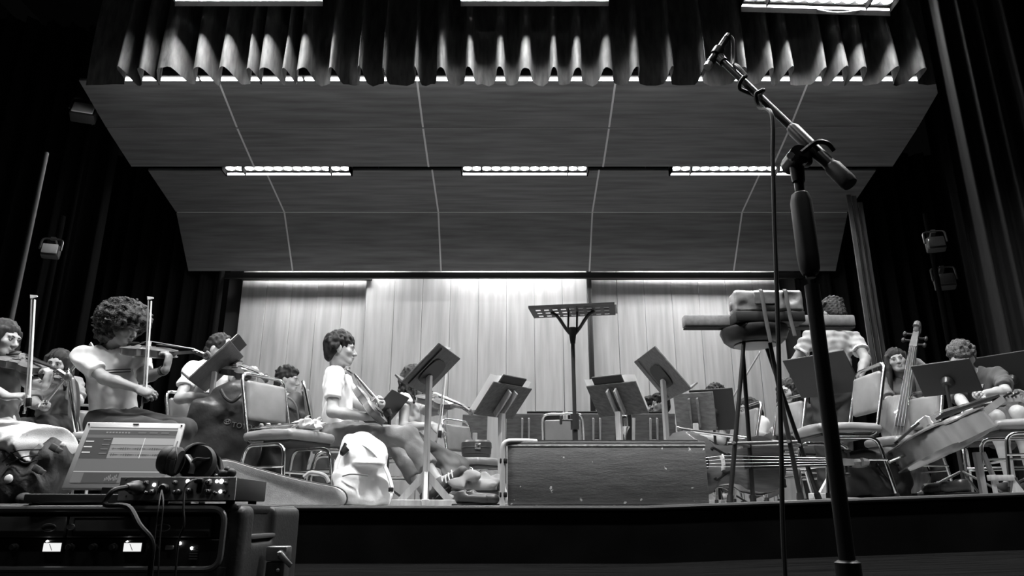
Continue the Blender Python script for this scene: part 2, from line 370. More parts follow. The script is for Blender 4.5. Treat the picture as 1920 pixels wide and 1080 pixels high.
for px, py, rz, yk, lb in ((462, -12, 0, False, 'left strip light at the top edge above the valance'), (1003, -12, 0, False, 'middle strip light at the top edge above the valance'),
                           (1535, 2.5, R(2), True, 'right strip light with round lenses and looped cable above the boom microphone')):
    strip(lb, P(px, py, 7.0), 1.72, 12, rz, k, yk, power=L_FRONT, deep=True)
k = 'strip lights in the gap between the acoustic clouds'
for px, lb in ((539, 'left strip light in the gap between the two acoustic clouds'), (984, 'middle strip light in the gap between the two acoustic clouds'), (1376, 'right strip light in the gap between the two acoustic clouds')):
    strip(lb, P(px, 320, 9.79), 1.85, 13, 0, k, power=L_GAP)
k = 'strip lights behind the farther acoustic cloud'
for x, lb in ((-3.3, 'left'), (0, 'middle'), (3.3, 'right')): strip(lb + ' strip light above and behind the far acoustic cloud, washing the plank wall', (x, 12.17, 4.42), 2.4, 8, 0, k, power=L_WALL)
k = 'strip lights over the front of the stage'
for x, lb in ((-3.2, 'left'), (0, 'middle'), (3.2, 'right')): strip(lb + ' strip light high over the front of the stage, nearer than the valance row', (x, 3.3, 5.7), 1.72, 12, 0, k, power=L_HALL, deep=True)
for x, lb in ((-2.2, 'left'), (2.2, 'right')): strip(lb + ' strip light high above the camera, out over the hall', (x, -.6, 6.2), 1.72, 12, 0, 'strip lights out over the hall', power=L_HOUSE)
# long light batten right behind the valance hem
t = thing('light_batten', 'long glowing light batten seen as a bright line under the valance hem', 'stage light', (0, 7.9, P(960, 148.5, 7.9).z))
for i in range(8):
    x = -4.55 + i * 1.3
    MB().box((x, 0, 0), (1.27, .05, .022), bev=.006).done('lens_bar', EM('batten_lens', L_BATTEN), t); MB().box((x, 0, .05), (1.29, .12, .07), bev=.008).done('housing', HOUS, t)
for x in (-4, 0, 4): MB().cyl((x, 0, .09), (x, 0, 3.5), .008, seg=6).done('hanger', BLKMET, t)
# ruffled valance
folds = [(225, 245), (260, 287), (290, 348), (362, 395), (409, 444), (465, 482), (484, 520), (532, 546), (555, 587), (616, 637), (672, 684), (718, 726), (776, 786), (816, 839), (870, 891), (928, 948), (972, 999), (1030, 1047), (1071, 1093), (1124, 1152), (1180, 1201), (1250, 1262), (1310, 1322),
         (1379, 1399), (1429, 1449), (1465, 1487), (1530, 1546), (1564, 1589), (1597, 1623), (1655, 1683), (1710, 1730)]
VY = 7.5; xs = []; cur = P(150, 148, VY).x; prof = [(cur, 0)]
for a, b in folds:
    xa, xb = P(a, 148, VY).x, P(b, 148, VY).x; prof += [(xa - .015, 0.), (xa + (xb - xa) * .2, .8), ((xa + xb) / 2, 1.), (xb - (xb - xa) * .2, .8), (xb + .015, 0.)]
prof.append((P(1800, 148, VY).x, 0))
pp = curve([V((x, -d * .3, 0)) for x, d in prof], 3); ZH = P(960, 147, VY).z
def vf(u, v):
    p = pp[min(int(round(u * (len(pp) - 1))), len(pp) - 1)]; k_ = 1 - .45 * v; hem = .035 * max(0, min(1, -p.y / .3)) * (1 - v)
    return V((p.x + .02 * math.sin(v * 3 + p.x * 9) * v, VY + .12 + p.y * k_ + .01 * math.sin(p.x * 40 + v * 7), ZH + hem + .012 * math.sin(p.x * 31) * (1 - v) + 1.9 * v))
tag(MB().sheet(vf, len(pp) - 1, 10).done('valance', M('valance_velvet', .1, .85, var=.35, vs=18, st=(1, 1, .25), bump=.3, bs=60), smooth=180), 'ruffled grey velvet valance with deep folds hanging above the acoustic clouds', 'curtain')
# small floodlights on the side walls
def flood(label, p, yaw, pitch, sc=1., lit=.3):
    t = thing('floodlight', label, 'lamp', p, 0, 'floodlights on the dark side walls', rot=Matrix.Rotation(yaw, 3, 'Z') @ Matrix.Rotation(pitch, 3, 'X'))
    MB().box((0, .05, 0), (.3 * sc, .16 * sc, .24 * sc), bev=.02).done('housing', M('flood_housing', .03, .6), t); MB().box((0, -.04 * sc, 0), (.25 * sc, .02, .19 * sc), bev=.005).done('lens', M('flood_glass%d' % (lit * 10), lit, .15), t)
    MB().tube(bend([(-.17 * sc, 0, 0), (-.17 * sc, 0, .24 * sc), (.17 * sc, 0, .24 * sc), (.17 * sc, 0, 0)], .05), .012, 6).done('yoke', BLKMET, t)
    MB().box((0, .2 * sc, .24 * sc), (.05, .42 * sc, .05)).done('bracket', BLKMET, t); q = V(p) + Matrix.Rotation(yaw, 3, 'Z') @ V((0, .42 * sc, 0)); MB().cyl((q.x, q.y, fl(q.x)), (q.x, q.y, q.z + .5), .03).done('boom_pipe', M('pipe_black', .004, .9, spec=0.), t, world=True)
flood('square floodlight high on the dark left side near the cloud corner', P(157, 207, 8.6), R(20), R(-25), 1., .8)
flood('small floodlight lower on the dark left side beside the pipe', P(94, 468, 7.6), R(20), R(-15), .6, .3)
flood('dim floodlight on the dark right side above the far music stand', P(1755, 455, 8.3), R(-20), R(-15), .7, .03)
flood('dim lower floodlight on the dark right side near the bass scroll', P(1772, 525, 8.9), R(-20), R(-15), .8, .03)
t = thing('batten_bundle', 'pale upright boards leaning in the dark beyond the right end of the cloud', 'boards', (P(1612, 430, 10.6).x, 10.6, .1))
for i, (dx, hh) in enumerate(((-.1, 5.3), (.0, 5.2), (.1, 4.6))):
    MB().box((dx, .03 * i, hh / 2), (.07, .025, hh), bev=.004, seg=1).done('board', M('grey_board', .14, .6, var=.3, vs=3, st=(8, 8, 1)), t)
# ================================================================ chairs
def make_chair(label):
    t = thing('banquet_chair', label, 'chair', (0, 0, 0), 0, 'chrome banquet chairs on the stage')
    SDF((-.24, -.24, .39), (.25, .24, .48), .011).rbox((0, 0, .435), (.215, .215, .033), .03).ell((.0, 0, .458), (.2, .2, .022), k=.03).done('seat', VINYL, t)
    MB().box((0, 0, .397), (.38, .38, .022), bev=.006, seg=1).done('seat_pan', VINYLB, t)
    rot = Matrix.Rotation(R(-9), 3, 'Y')
    s = SDF((-.34, -.2, .53), (-.16, .2, .84), .011); s.rbox((-.25, 0, .685), (.02, .175, .135), .019, rot).ell((-.238, 0, .685), (.02, .15, .11), rot, k=.03); s.done('backrest', VINYL, t)
    MB().box((-.268, 0, .685), (.008, .33, .25), rot, bev=.003, seg=1).done('backrest_shell', VINYL, t)
    y = .195
    MB().tube(bend([(-.02, -y, .392), (-.17, -y, .392), (-.3, -y, .87), (-.3, y, .87), (-.17, y, .392), (-.02, y, .392)], .07, 6), .0125, 10).done('back_hoop', CHROME, t)
    for sy in (-1, 1):
        MB().tube(bend([(.21, sy * .225, 0), (.165, sy * .21, .375), (-.165, sy * .21, .375), (-.23, sy * .225, 0)], .07, 6), .0125, 10).done('leg_hoop', CHROME, t)
        MB().cyl((.19, sy * .222, .235), (-.2, sy * .222, .235), .008, seg=8).done('side_rail', CHROME, t)
        for x in (.21, -.23): MB().cyl((x, sy * .225, 0), (x * .985, sy * .2245, .03), .016, seg=10).done('foot_cap', RUBBER, t)
    for x in (.184, -.187): MB().cyl((x, -.217, .2), (x, .217, .2), .008, seg=8).done('cross_rail', CHROME, t)
    return t
chair0 = make_chair('x'); CH = {}; _first = [True]
def chair(key, px, Y, yaw, label):
    p = G(px, Y)
    if _first[0]: c = chair0; _first[0] = False
    else: c = copy_tree(chair0)
    c.location = p; c.rotation_euler = (0, 0, R(yaw)); c['label'] = label; CH[key] = c; return c
chair('c1', 540, 4.9, -28, 'empty chrome chair facing right behind the viola case, clothes and gig bag against it')
chair('c2', 200, 5.02, 26, 'chrome chair under the curly haired violinist in the pale polo shirt')
chair('c3', 388, 5.72, -18, 'chrome chair under the man in white behind the dark tilted stand')
chair('c4', 636, 5.45, 16, 'chrome chair under the young man in white T-shirt and jeans')
chair('c5', 1060, 7.3, 82, 'pale lit empty chair seen right above the podium')
chair('c6', 893, 7.3, -40, 'empty chair left of the podium with a round dark case on its seat')
chair('c7', 1360, 6.6, 188, 'chair back left of the bar stool legs, farthest left of the right-hand chairs')
chair('c8', 1440, 6.2, 196, 'empty chair seen between the legs of the bar stool')
chair('c9', 1574, 4.95, 182, 'large chrome chair beside the microphone stand with its seat to the left')
chair('c10', 1697, 6.1, 190, 'chrome chair standing in front of the double bass player')
chair('c11', 1920, 5.1, 168, 'chair at the right edge with the leaning cello on its seat')
chair('c12', 758, 6.22, 8, 'chair under the woman in white playing behind the pale stand')
chair('c13', -15, 4.85, -12, 'chair under the girl with long hair at the left edge')
chair('c14', 103, 6.1, -75, 'chair under the girl in grey behind the first violinists')
chair('c15', 528, 7.0, 0, 'chair under the distant man near the left end of the plank wall')
chair('c16', 1870, 5.95, 235, 'chair under the curly haired person in the dark T-shirt')
chair('c17', 1497, 6.75, 200, 'chair under the dark haired player behind the bar stool')

# ================================================================ music stands
def stand(label, ctr, yaw, tilt, w, h, style, extra=(), foot_rz=None, ground=True):
    ctr = V(ctr); z0 = fl(ctr.x); t = thing('music_stand', label, 'music stand', (ctr.x, ctr.y, z0), 0, 'music stands of the orchestra')
    pn = V((math.cos(yaw), math.sin(yaw), 0)); up = V((0, 0, 1)); hx = up.cross(pn); hv = up * math.cos(tilt) - pn * math.sin(tilt); nn = hx.cross(hv)
    rot = Matrix((hx, hv, nn)).transposed(); o = V((0, 0, ctr.z - z0))
    def L(a, b, c): return o + hx * a + hv * b + nn * c
    bm_ = {'wood': DARKWOOD, 'brown': BROWNWOOD, 'metal': DESKBLK, 'black': DESKBLK}[style]
    MB().box(o, (w, h, .014), rot, bev=.004, seg=1).done('desk', bm_, t)
    MB().box(L(0, -h / 2 + .006, .035), (w, .014, .07), rot, bev=.003, seg=1).done('ledge', bm_, t)
    if 'oval' in extra:
        n = 26; MB().prism([L(.13 * math.copysign(abs(math.cos(a)) ** .6, math.cos(a)), -.01 + .1 * math.copysign(abs(math.sin(a)) ** .8, math.sin(a)), -.008) for a in [2 * math.pi * k / n for k in range(n)]], -nn * .01).done('oval_shadow', BLACK, t)  # black oval slab stands in for the shadow on the desk back
        MB().box(L(w * .33, 0, -.012), (.018, h * .9, .01), rot).done('batten', bm_, t)
    if style == 'metal':
        MB().cyl(L(0, -.03, -.01), L(0, -.03, -.05), .05, .03).done('tilt_joint', BLKMET, t)
        b = L(0, -.03, -.05); MB().cyl((b.x, b.y, 0.04), b, .013).done('pole', BLKMET, t); MB().cyl((b.x, b.y, .45), (b.x, b.y, .5), .022).done('clutch', BLKMET, t)
        for a in (0, 2.09, 4.19): MB().tube(curve([(b.x, b.y, .16), (b.x + .2 * math.cos(a + yaw), b.y + .2 * math.sin(a + yaw), .06), (b.x + .3 * math.cos(a + yaw), b.y + .3 * math.sin(a + yaw), .009)]), .009, 8).done('leg', BLKMET, t)
    else:
        f = -pn if yaw < 100 else -pn
        b = L(0, -.06, -.035); rz = Matrix.Rotation(yaw, 3, 'Z')
        if 'single' in extra:
            MB().box((b.x, b.y, (b.z + .03) / 2), (.032, .05, b.z - .03 + .06), rz, bev=.003, seg=1).done('pole', PALEWOOD, t)
        else:
            MB().box((b.x, b.y, (b.z - .04) / 2), (.05, .05, b.z - .04), rz, bev=.004, seg=1).done('pole', PALEWOOD, t)
            for sx in (-1, 1): MB().box(L(sx * .037, .0, -.035), (.02, h * .75, .055), rot, bev=.003, seg=1).done('bracket', PALEWOOD if 'palebr' in extra else BROWNWOOD, t)
        for a in (0, math.pi / 2):
            d = V((math.cos((foot_rz or 0) + a), math.sin((foot_rz or 0) + a), 0)); r2 = Matrix.Rotation((foot_rz or 0) + a, 3, 'Z')
            MB().box((b.x, b.y, .022 if not a else .021), (.52, .05, .04), r2, bev=.004, seg=1).done('foot', PALEWOOD, t)
            for sx in (-1, 1):
                e = V((b.x, b.y, 0)) + d * sx * .18; s_ = d.cross(up) * .012
                MB().prism([e + V((0, 0, .042)) - s_, e - d * sx * .06 + V((0, 0, .042)) - s_, V((b.x, b.y, .15)) + d * sx * .02 - s_, V((b.x, b.y, .22)) + d * sx * .02 - s_], s_ * 2).done('brace', PALEWOOD, t, smooth=0)
    t2 = t
    if 'book' in extra:
        lb = extra[extra.index('book') + 1]; bk = thing('music_folder', lb, 'folder', t.location + L(0, 0, .01), 0, 'music on the stands', rot=rot)
        MB().box((.02, .085, .006), (w * .6, h * .95, .018), bev=.004, seg=1).done('cover', BOOK, bk); MB().box((.02, .085, .017), (w * .58, h * .92, .006)).done('pages', PAPER, bk)
    if 'pages' in extra:
        lb = extra[extra.index('pages') + 1]
        MBp = MB().sheet(lambda u, v: L((u - .47) * w * 1.04, -h * .45 + h * 1.06 * v, .036 + .02 * abs(math.sin(u * 7)) * v + .015 * abs(u - .5)), 16, 6)
        sh = thing('sheet_music', lb, 'sheet music', t.location + o, 0, 'music on the stands')
        MBp.bm.transform(Matrix.Translation(-o)); g_ = bmesh.ops.solidify(MBp.bm, geom=MBp.bm.faces[:], thickness=.003); MBp.done('leaf', PAPER, sh)
    return t
stand('dark tilted stand in front of the man in white at left', P(407, 688, 5.3), R(-170), R(41), .54, .38, 'wood', ('single', 'book', 'black folder on the leftmost tilted stand'), .3)
stand('dark tilted stand with oval shadow on tall pale post before the woman in white', (-.54, 4.86, .886), R(168), R(45), .49, .35, 'wood', ('single', 'oval'), .12)
stand('brown stand with pale brackets and loose pages left of the conductor stand', (-.077, 6.38, .9), R(137), R(44), .49, .35, 'wood', ('palebr', 'book', 'black folder on the stand left of the conductor stand', 'pages', 'white pages spilling over the stand left of the conductor stand'), .4)
stand('brown stand with pale brackets right of the conductor stand', (.945, 6.55, .94), R(56), R(44), .49, .35, 'wood', ('palebr', 'book', 'black folder on the stand right of the conductor stand', 'pages', 'white pages behind the stand right of the conductor stand'), .9)
stand('brown tilted stand with oval shadow right of the conductor stand', P(1240, 702, 5.5), R(6), R(39), .57, .4, 'brown', ('single', 'oval'), .2)
for i, (px, py, Y, yw, wd, lb) in enumerate(((985, 806, 8.2, 92, .42, 'brown desk low behind the podium, left of the pale chair'), (1022, 800, 8.6, 88, .42, 'dark desk low behind the podium, touching the left of the pale chair'),
                              (1118, 806, 8.2, 90, .42, 'brown desk low behind the podium, right of the pale chair'), (1098, 800, 8.7, 90, .42, 'dark desk directly behind the pale chair'),
                              (1225, 806, 8.2, 88, .48, 'brown desk low behind the right end of the podium'), (1200, 800, 8.7, 88, .6, 'dark desk behind the right end of the podium, farther back'))):
    stand(lb, P(px, py, Y), R(yw), R(16), wd, .36, ('brown', 'metal')[i % 2], ('palebr',), .5)
stand('dark wooden desk left of the podium behind the round case', P(890, 806, 7.9), R(100), R(10), .27, .32, 'brown', ('single',), .3)
stand('brown desk with black desk behind it, left of the bar stool', P(1303, 772, 6.75), R(70), R(22), .36, .36, 'brown', (), .5)
stand('black desk between the cello on the floor and the bar stool', P(1337, 768, 6.9), R(68), R(24), .4, .4, 'metal', (), .5)
stand('large dark desk behind the tall microphone stand', P(1541, 703, 5.5), R(38), R(38), .5, .35, 'black', ('single',), .4)
stand('black metal stand in front of the curly haired person at right', P(1774, 709, 5.27), R(42), R(40), .395, .275, 'metal')
stand('black metal stand cut by the right edge of the picture', P(1896, 705, 6.3), R(35), R(35), .58, .44, 'metal')
stand('black desk seen nearly edge on between the two seated players', P(727, 768, 5.75), R(170), R(40), .42, .32, 'metal', (), .4)
# the conductor's stand: black, with a slotted desk lying nearly flat
t = thing('conductor_stand', 'tall black conductor stand with slotted desk rising behind the podium', 'music stand', (P(1078, 800, 5.72).x, 5.72, 0))
ctr = P(1074, 584, 5.69) - t.location; yaw, tilt = R(-99), R(88); pn = V((math.cos(yaw), math.sin(yaw), 0)); hx = V((0, 0, 1)).cross(pn); hv = V((0, 0, math.cos(tilt))) - pn * math.sin(tilt); nn = hx.cross(hv); rot = Matrix((hx, hv, nn)).transposed()
def L(a, b, c=0): return ctr + hx * a + hv * b + nn * c
W_, H_ = .68, .36; mb = MB(); nc = 9; sl = [(-.11, -.055), (-.005, .05), (.1, .155)]; xs = [-W_ / 2] + [v for i in range(nc) for v in ((i - 4) * .068 - .02, (i - 4) * .068 + .02)] + [W_ / 2]; ys = [-H_ / 2] + [v for s_ in sl for v in s_] + [H_ / 2]
for i in range(len(xs) - 1):
    for j in range(len(ys) - 1):
        if i % 2 and j % 2: continue
        mb.box(L((xs[i] + xs[i + 1]) / 2, (ys[j] + ys[j + 1]) / 2), (xs[i + 1] - xs[i], ys[j + 1] - ys[j], .004), rot)
mb.box(L(0, -H_ / 2, .008), (W_, .004, .02), rot); mb.done('slotted_desk', BLKMET, t, smooth=0)
pb = V((0, 0, ctr.z - .2)); 
for sx in (-1, 1): MB().tube(curve([pb, pb + V((sx * .05, 0, .06)), L(sx * .12, -.02, -.045), L(sx * .17, 0, -.004)]), .014, 8).done('fork_arm', BLKMET, t)
for sx in (-1, 1): MB().cyl(pb + V((sx * .035, 0, .06)), L(sx * .035, 0, -.004), .008, seg=8).done('fork_prong', BLKMET, t)
MB().cyl(pb + V((0, 0, -.06)), pb + V((0, 0, .07)), .02, .035).done('fork_socket', BLKMET, t)
MB().cyl((0, 0, .5), pb, .0155).done('upper_pole', BLKMET, t); MB().cyl((0, 0, .02), (0, 0, .62), .022).done('lower_pole', BLKMET, t)
cl = MB().cyl((0, 0, .58), (0, 0, .7), .034).done('clutch', BLKMET, t)
kb = MB().cyl((-.02, -.02, .65), (-.1, -.03, .65), .008); kb.box((-.11, -.03, .65), (.02, .03, .07), bev=.008); kb.done('clamp_knob', BLKMET, cl)
MB().lathe([(.24, 0), (.24, .015), (.2, .03), (.04, .05), (.03, .06)]).done('base', BLKMET, t)
b = thing('score', 'white open score lying on the slotted conductor stand', 'sheet music', t.location + L(.17, -.01, .006), 0, None, rot=rot)
MB().sheet(lambda u, v: V(((u - .5) * .36, (v - .5) * .3, .006 + .012 * abs(math.sin(math.pi * u)) ** .5)), 16, 2).done('pages', PAPER, b); MB().box((0, 0, .0), (.37, .31, .008)).done('cover', M('grey_card', .35, .7), b)

# ================================================================ bowed string instruments
VO = [(0, 0), (.004, .11), (.03, .21), (.09, .268), (.18, .29), (.26, .28), (.33, .245), (.372, .228), (.385, .205), (.44, .165), (.53, .155), (.6, .168), (.64, .2), (.655, .208), (.69, .212), (.75, .228), (.82, .232), (.9, .212), (.955, .16), (.99, .08), (1, .028)]
def outline(k=1., sy=1.):
    pts = [(x, y) for x, y in VO] + [(x, -y) for x, y in VO[-1:0:-1]]
    return [(.5 + (x - .5) * k, y * k * sy) for x, y in pts]
def make_strings(name, label, cat, B, rib, group=None, neck=.37, chin=True, endpin=False, fw=.055):
    t = thing(name, label, cat, group=group); zt = rib * B / 2
    def plate(sgn, mat, nm, arch):
        mb = MB(); rings = []
        for k, hgt in ((1., -.012), (1.0, 0), (.93, .1), (.75, .55), (.45, .9), (.15, 1.)):
            ol = outline(k); rings.append([mb.bm.verts.new((x * B, y * B, sgn * (zt + (.0 if hgt < 0 else .012 * B * (hgt >= 0) + arch * B * hgt)))) for x, y in ol])
        n = len(rings[0])
        for a, b in zip(rings[:-1], rings[1:]):
            for i in range(n): mb.bm.faces.new((a[i], a[(i + 1) % n], b[(i + 1) % n], b[i]))
        mb.bm.faces.new(rings[-1]); mb.bm.faces.new(rings[0][::-1]); return mb.done(nm, mat, t, smooth=50)
    plate(1, VARN, 'top_plate', .04); plate(-1, VARNR, 'back_plate', .035)
    ol = outline(.955); MB().prism([(x * B, y * B, -zt) for x, y in ol], (0, 0, 2 * zt)).done('ribs', VARNR, t, smooth=35)
    nk = MB(); x1 = 1 + neck; nk.prism([(.97 * B, -.04 * B, zt), (x1 * B, -.034 * B, zt + .06 * B), (x1 * B, .034 * B, zt + .06 * B), (.97 * B, .04 * B, zt)], (0, 0, -.06 * B)); nk.ball(((.985) * B, 0, zt * .3), (.05 * B, .045 * B, zt * .9)); nk.done('neck', VARNR, t)
    zn = zt + .08 * B; MB().prism([(.63 * B, -fw * B, zt + .11 * B), (x1 * B, -fw * .62 * B, zn), (x1 * B, fw * .62 * B, zn), (.63 * B, fw * B, zt + .11 * B)], (0, 0, -.022 * B)).done('fingerboard', EBONY, t, smooth=0)
    sc = MB(); sc.prism([(x1 * B, -.035 * B, zn - .005 * B), ((x1 + .2) * B, -.026 * B, zn - .06 * B), ((x1 + .2) * B, .026 * B, zn - .06 * B), (x1 * B, .035 * B, zn - .005 * B)], (-.012 * B, 0, -.07 * B))
    sp = []; rr = []
    for k in range(30):
        a = k / 29 * 4.2 * math.pi; r_ = .062 * (1 - k / 34); sp.append(((x1 + .245 + r_ * math.sin(a) - .0) * B, 0, zn - .1 * B + r_ * math.cos(a) * B)); rr.append((.034 - .01 * k / 29) * B)
    sc.tube(sp, rr, 8); sc.done('scroll', VARNR, t)
    for i in range(4):
        xx = (x1 + .035 + .043 * i) * B; sy = 1 if i % 2 else -1; zz = zn - .035 * B - .012 * i * B
        pg = MB().cyl((xx, -sy * .035 * B, zz), (xx, sy * .085 * B, zz), .011 * B, seg=8); pg.ball((xx, sy * .1 * B, zz), (.03 * B, .02 * B, .016 * B)); pg.done('peg', EBONY, t)
    zb = zt + .15 * B; xb = .45 * B
    br = MB(); br.prism([(xb, -.06 * B, zt + .05 * B), (xb, -.055 * B, zt + .09 * B), (xb, -.065 * B, zb - .025 * B), (xb, -.03 * B, zb), (xb, .03 * B, zb), (xb, .065 * B, zb - .025 * B), (xb, .055 * B, zt + .09 * B), (xb, .06 * B, zt + .05 * B), (xb, .035 * B, zt + .05 * B), (xb, .02 * B, zt + .075 * B), (xb, -.02 * B, zt + .075 * B), (xb, -.035 * B, zt + .05 * B)], (.012 * B, 0, 0)); br.done('bridge', BRIDGEW, t, smooth=0)
    MB().prism([(.03 * B, -.025 * B, zt + .03 * B), (.33 * B, -.05 * B, zt + .1 * B), (.34 * B, 0, zt + .11 * B), (.33 * B, .05 * B, zt + .1 * B), (.03 * B, .025 * B, zt + .03 * B)], (0, 0, .02 * B)).done('tailpiece', EBONY, t)
    for i in range(4):
        y = (i - 1.5) * .03 * B; MB().tube([(.31 * B, y * .8, zt + .115 * B), (xb, y, zb), (x1 * B, y * .55, zn + .006 * B)], max(.0022 * B, .0006), 5).done('string', STRING, t)
    for sy in (-1, 1):
        ff = curve([(.39, sy * .115, 0), (.4, sy * .13, 0), (.42, sy * .125, 0), (.46, sy * .1, 0), (.5, sy * .075, 0), (.525, sy * .068, 0), (.53, sy * .082, 0)], 5)
        MB().tube([(p.x * B, p.y * B, zt + (.055 - .12 * (abs(p.y) - .06)) * B) for p in ff], [(.010 if 3 < k < len(ff) - 4 else .014) * B for k in range(len(ff))], 6, flat=(.5, 1)).done('sound_hole', BLACK, t)
    if chin: MB().ball((.07 * B, .14 * B, zt + .075 * B), (.1 * B, .13 * B, .025 * B)).done('chin_rest', EBONY, t)
    if endpin: MB().cyl((-.16 * B, 0, 0), (.02 * B, 0, 0), .012 * B, seg=8).done('endpin', STEEL, t); 
    return t
def put(t, o, x, z):
    t.location = o; t.rotation_euler = frame(x, z).to_euler(); return t
GV = 'violins and violas being held'
vio0 = make_strings('violin', 'x', 'violin', .355, .1, GV); _vf = [True]
def violin(label, a, b, up, B=.355):      # a: chin end, b: scroll tip
    t = vio0 if _vf[0] else copy_tree(vio0); _vf[0] = False; t['label'] = label
    a, b = V(a), V(b); t.scale = (B / .355,) * 3; return put(t, a, b - a, up)
def make_bow():
    t = thing('bow', 'x', 'bow', group='bows')
    MB().tube([(0, 0, .009), (.2, 0, .005), (.45, 0, .003), (.7, 0, .007), (.735, 0, .008)], [.0045, .0042, .004, .0034, .003], 8).done('stick', STICK, t)
    MB().box((.365, 0, -.007), (.68, .009, .003)).done('hair', HORSE, t); MB().box((.05, 0, -.004), (.055, .012, .02), bev=.003).done('frog', EBONY, t)
    MB().prism([(.715, -.004, .01), (.74, -.004, .012), (.73, -.004, -.016), (.722, -.004, -.016)], (0, .008, 0)).done('tip', BRIDGEW, t); MB().cyl((-.015, 0, .012), (0, 0, .012), .0055).done('screw', STEEL, t); return t
bow0 = make_bow(); _bf = [True]
def bow(label, a, b, up=(0, -.3, 1), thick=1.):
    t = bow0 if _bf[0] else copy_tree(bow0); _bf[0] = False; t['label'] = label
    t.scale = (1, 1.1 * thick, 1.1 * thick); return put(t, V(a), V(b) - V(a), up)
# the cello lying on its side in front, its bow across it
cel = make_strings('cello', 'brown cello lying on its side on the stage floor right of the podium', 'cello', .755, .16, None, .37, False, True)
br_ = P(1350, 884, 4.72); put(cel, V((br_.x - .45 * .755, 4.79, fl(br_.x) + .222)), (1, -.02, .012), (-.02, -1, .12))
bow('pale bow resting along the top side of the cello on the floor', P(1272, 804, 4.78), P(1500, 834, 4.78), (0, -1, .2), 1.5)
cel2 = make_strings('cello', 'cello tipped on its edge against the chair at the right, ribs towards us', 'cello', .755, .16, None, .37, False, True)
a_ = P(1700, 877, 4.62); put(cel2, V((a_.x + .04, 4.72, fl(2.6) + .24)), (.86, .28, .3), (-.3, .25, .92))
bas = make_strings('double_bass', 'double bass held upright behind the chairs at right, its carved scroll above the player', 'double bass', .87, .17, None, .52, False, True, .04)
sc_ = P(1721, 622, 6.5); lo_ = P(1694, 800, 6.42); dx = (sc_ - lo_).normalized(); put(bas, sc_ - dx * 1.765 * .87, dx, (-.55, -.8, .1))
# ================================================================ people
SKIN = M('skin', .36, .5, var=.06, vs=25); SKIND = M('skin_tan', .22, .5, var=.06, vs=25); LIP_ = M('lips', .27, .45); LIPD = M('lips_dark', .16, .45)
HAIRB = M('black_hair', .012, .45, var=.5, vs=60, st=(6, 6, 1), bump=.5, bs=120); HAIRC = M('curly_hair', .03, .7, var=.6, vs=90, bump=.8, bs=110); HAIRG = M('greying_curls', .06, .6, var=.8, vs=70, bump=.8, bs=90)
EYEW = M('eye_white', .42, .3); IRIS = M('iris', .012, .15)
def cloth(name, c, **k): return M('cloth_' + name, c, .85, var=k.get('var', .08), vs=12, bump=.2, bs=17)
def np3(v): return np.array(v, np.float32)
def hand(s, w, d, n, side, curl=(.5, .6, .5), thumb=.7, sc=1., spread=.12):
    d = V(d).normalized(); n = V(n); n = (n - d * n.dot(d)).normalized(); sd = d.cross(n) * side
    w = V(w); s.cap(w - d * .01, w + d * .05 * sc, .024 * sc, .034 * sc, k=.015, n=n, f=.55); s.cap(w + d * .045 * sc, w + d * .078 * sc, .036 * sc, .034 * sc, k=.012, n=n, f=.45)
    for i, (o, l) in enumerate(((.027, .95), (.009, 1.06), (-.009, 1.), (-.026, .8))):
        p = w + d * (.082 - .004 * abs(i - 1)) * sc + sd * o * sc; q = (d + sd * spread * (o / .027)).normalized(); a = 0.
        for j, (ln, r0) in enumerate(((.043, .0092), (.027, .0084), (.021, .0076))):
            a += curl[j] * (1 + .07 * i); e = p + (q * math.cos(a) + n * math.sin(a)) * ln * l * sc; s.cap(p, e, r0 * sc, (r0 - .0007) * sc, k=.006); p = e
    p = w + d * .022 * sc + sd * .022 * sc; e = p + (d * .7 + sd * .65 + n * .3).normalized() * .042 * sc; s.cap(p, e, .0135 * sc, .0105 * sc, k=.012)
    e2 = e + (d * .85 + sd * (.3 - .5 * thumb) + n * thumb).normalized() * .034 * sc; s.cap(e, e2, .0102 * sc, .0085 * sc, k=.006)
def ik(S, W, a, b, hint):
    S, W = V(S), V(W); d = W - S; L_ = min(d.length, (a + b) * .998); u = d.normalized(); x = (a * a - b * b + L_ * L_) / (2 * L_); h = math.sqrt(max(a * a - x * x, 0))
    q = V(hint); q = (q - u * q.dot(u)).normalized(); return S + u * x + q * h, S + u * L_
def headframe(hd):
    y, p, r = [R(a) for a in hd]; f = V((math.cos(y) * math.cos(p), math.sin(y) * math.cos(p), math.sin(p))); r0 = f.cross(V((0, 0, 1))).normalized(); u0 = r0.cross(f)
    rt = r0 * math.cos(r) + u0 * math.sin(r); u = u0 * math.cos(r) - r0 * math.sin(r); return Matrix((rt, f, u)).transposed()
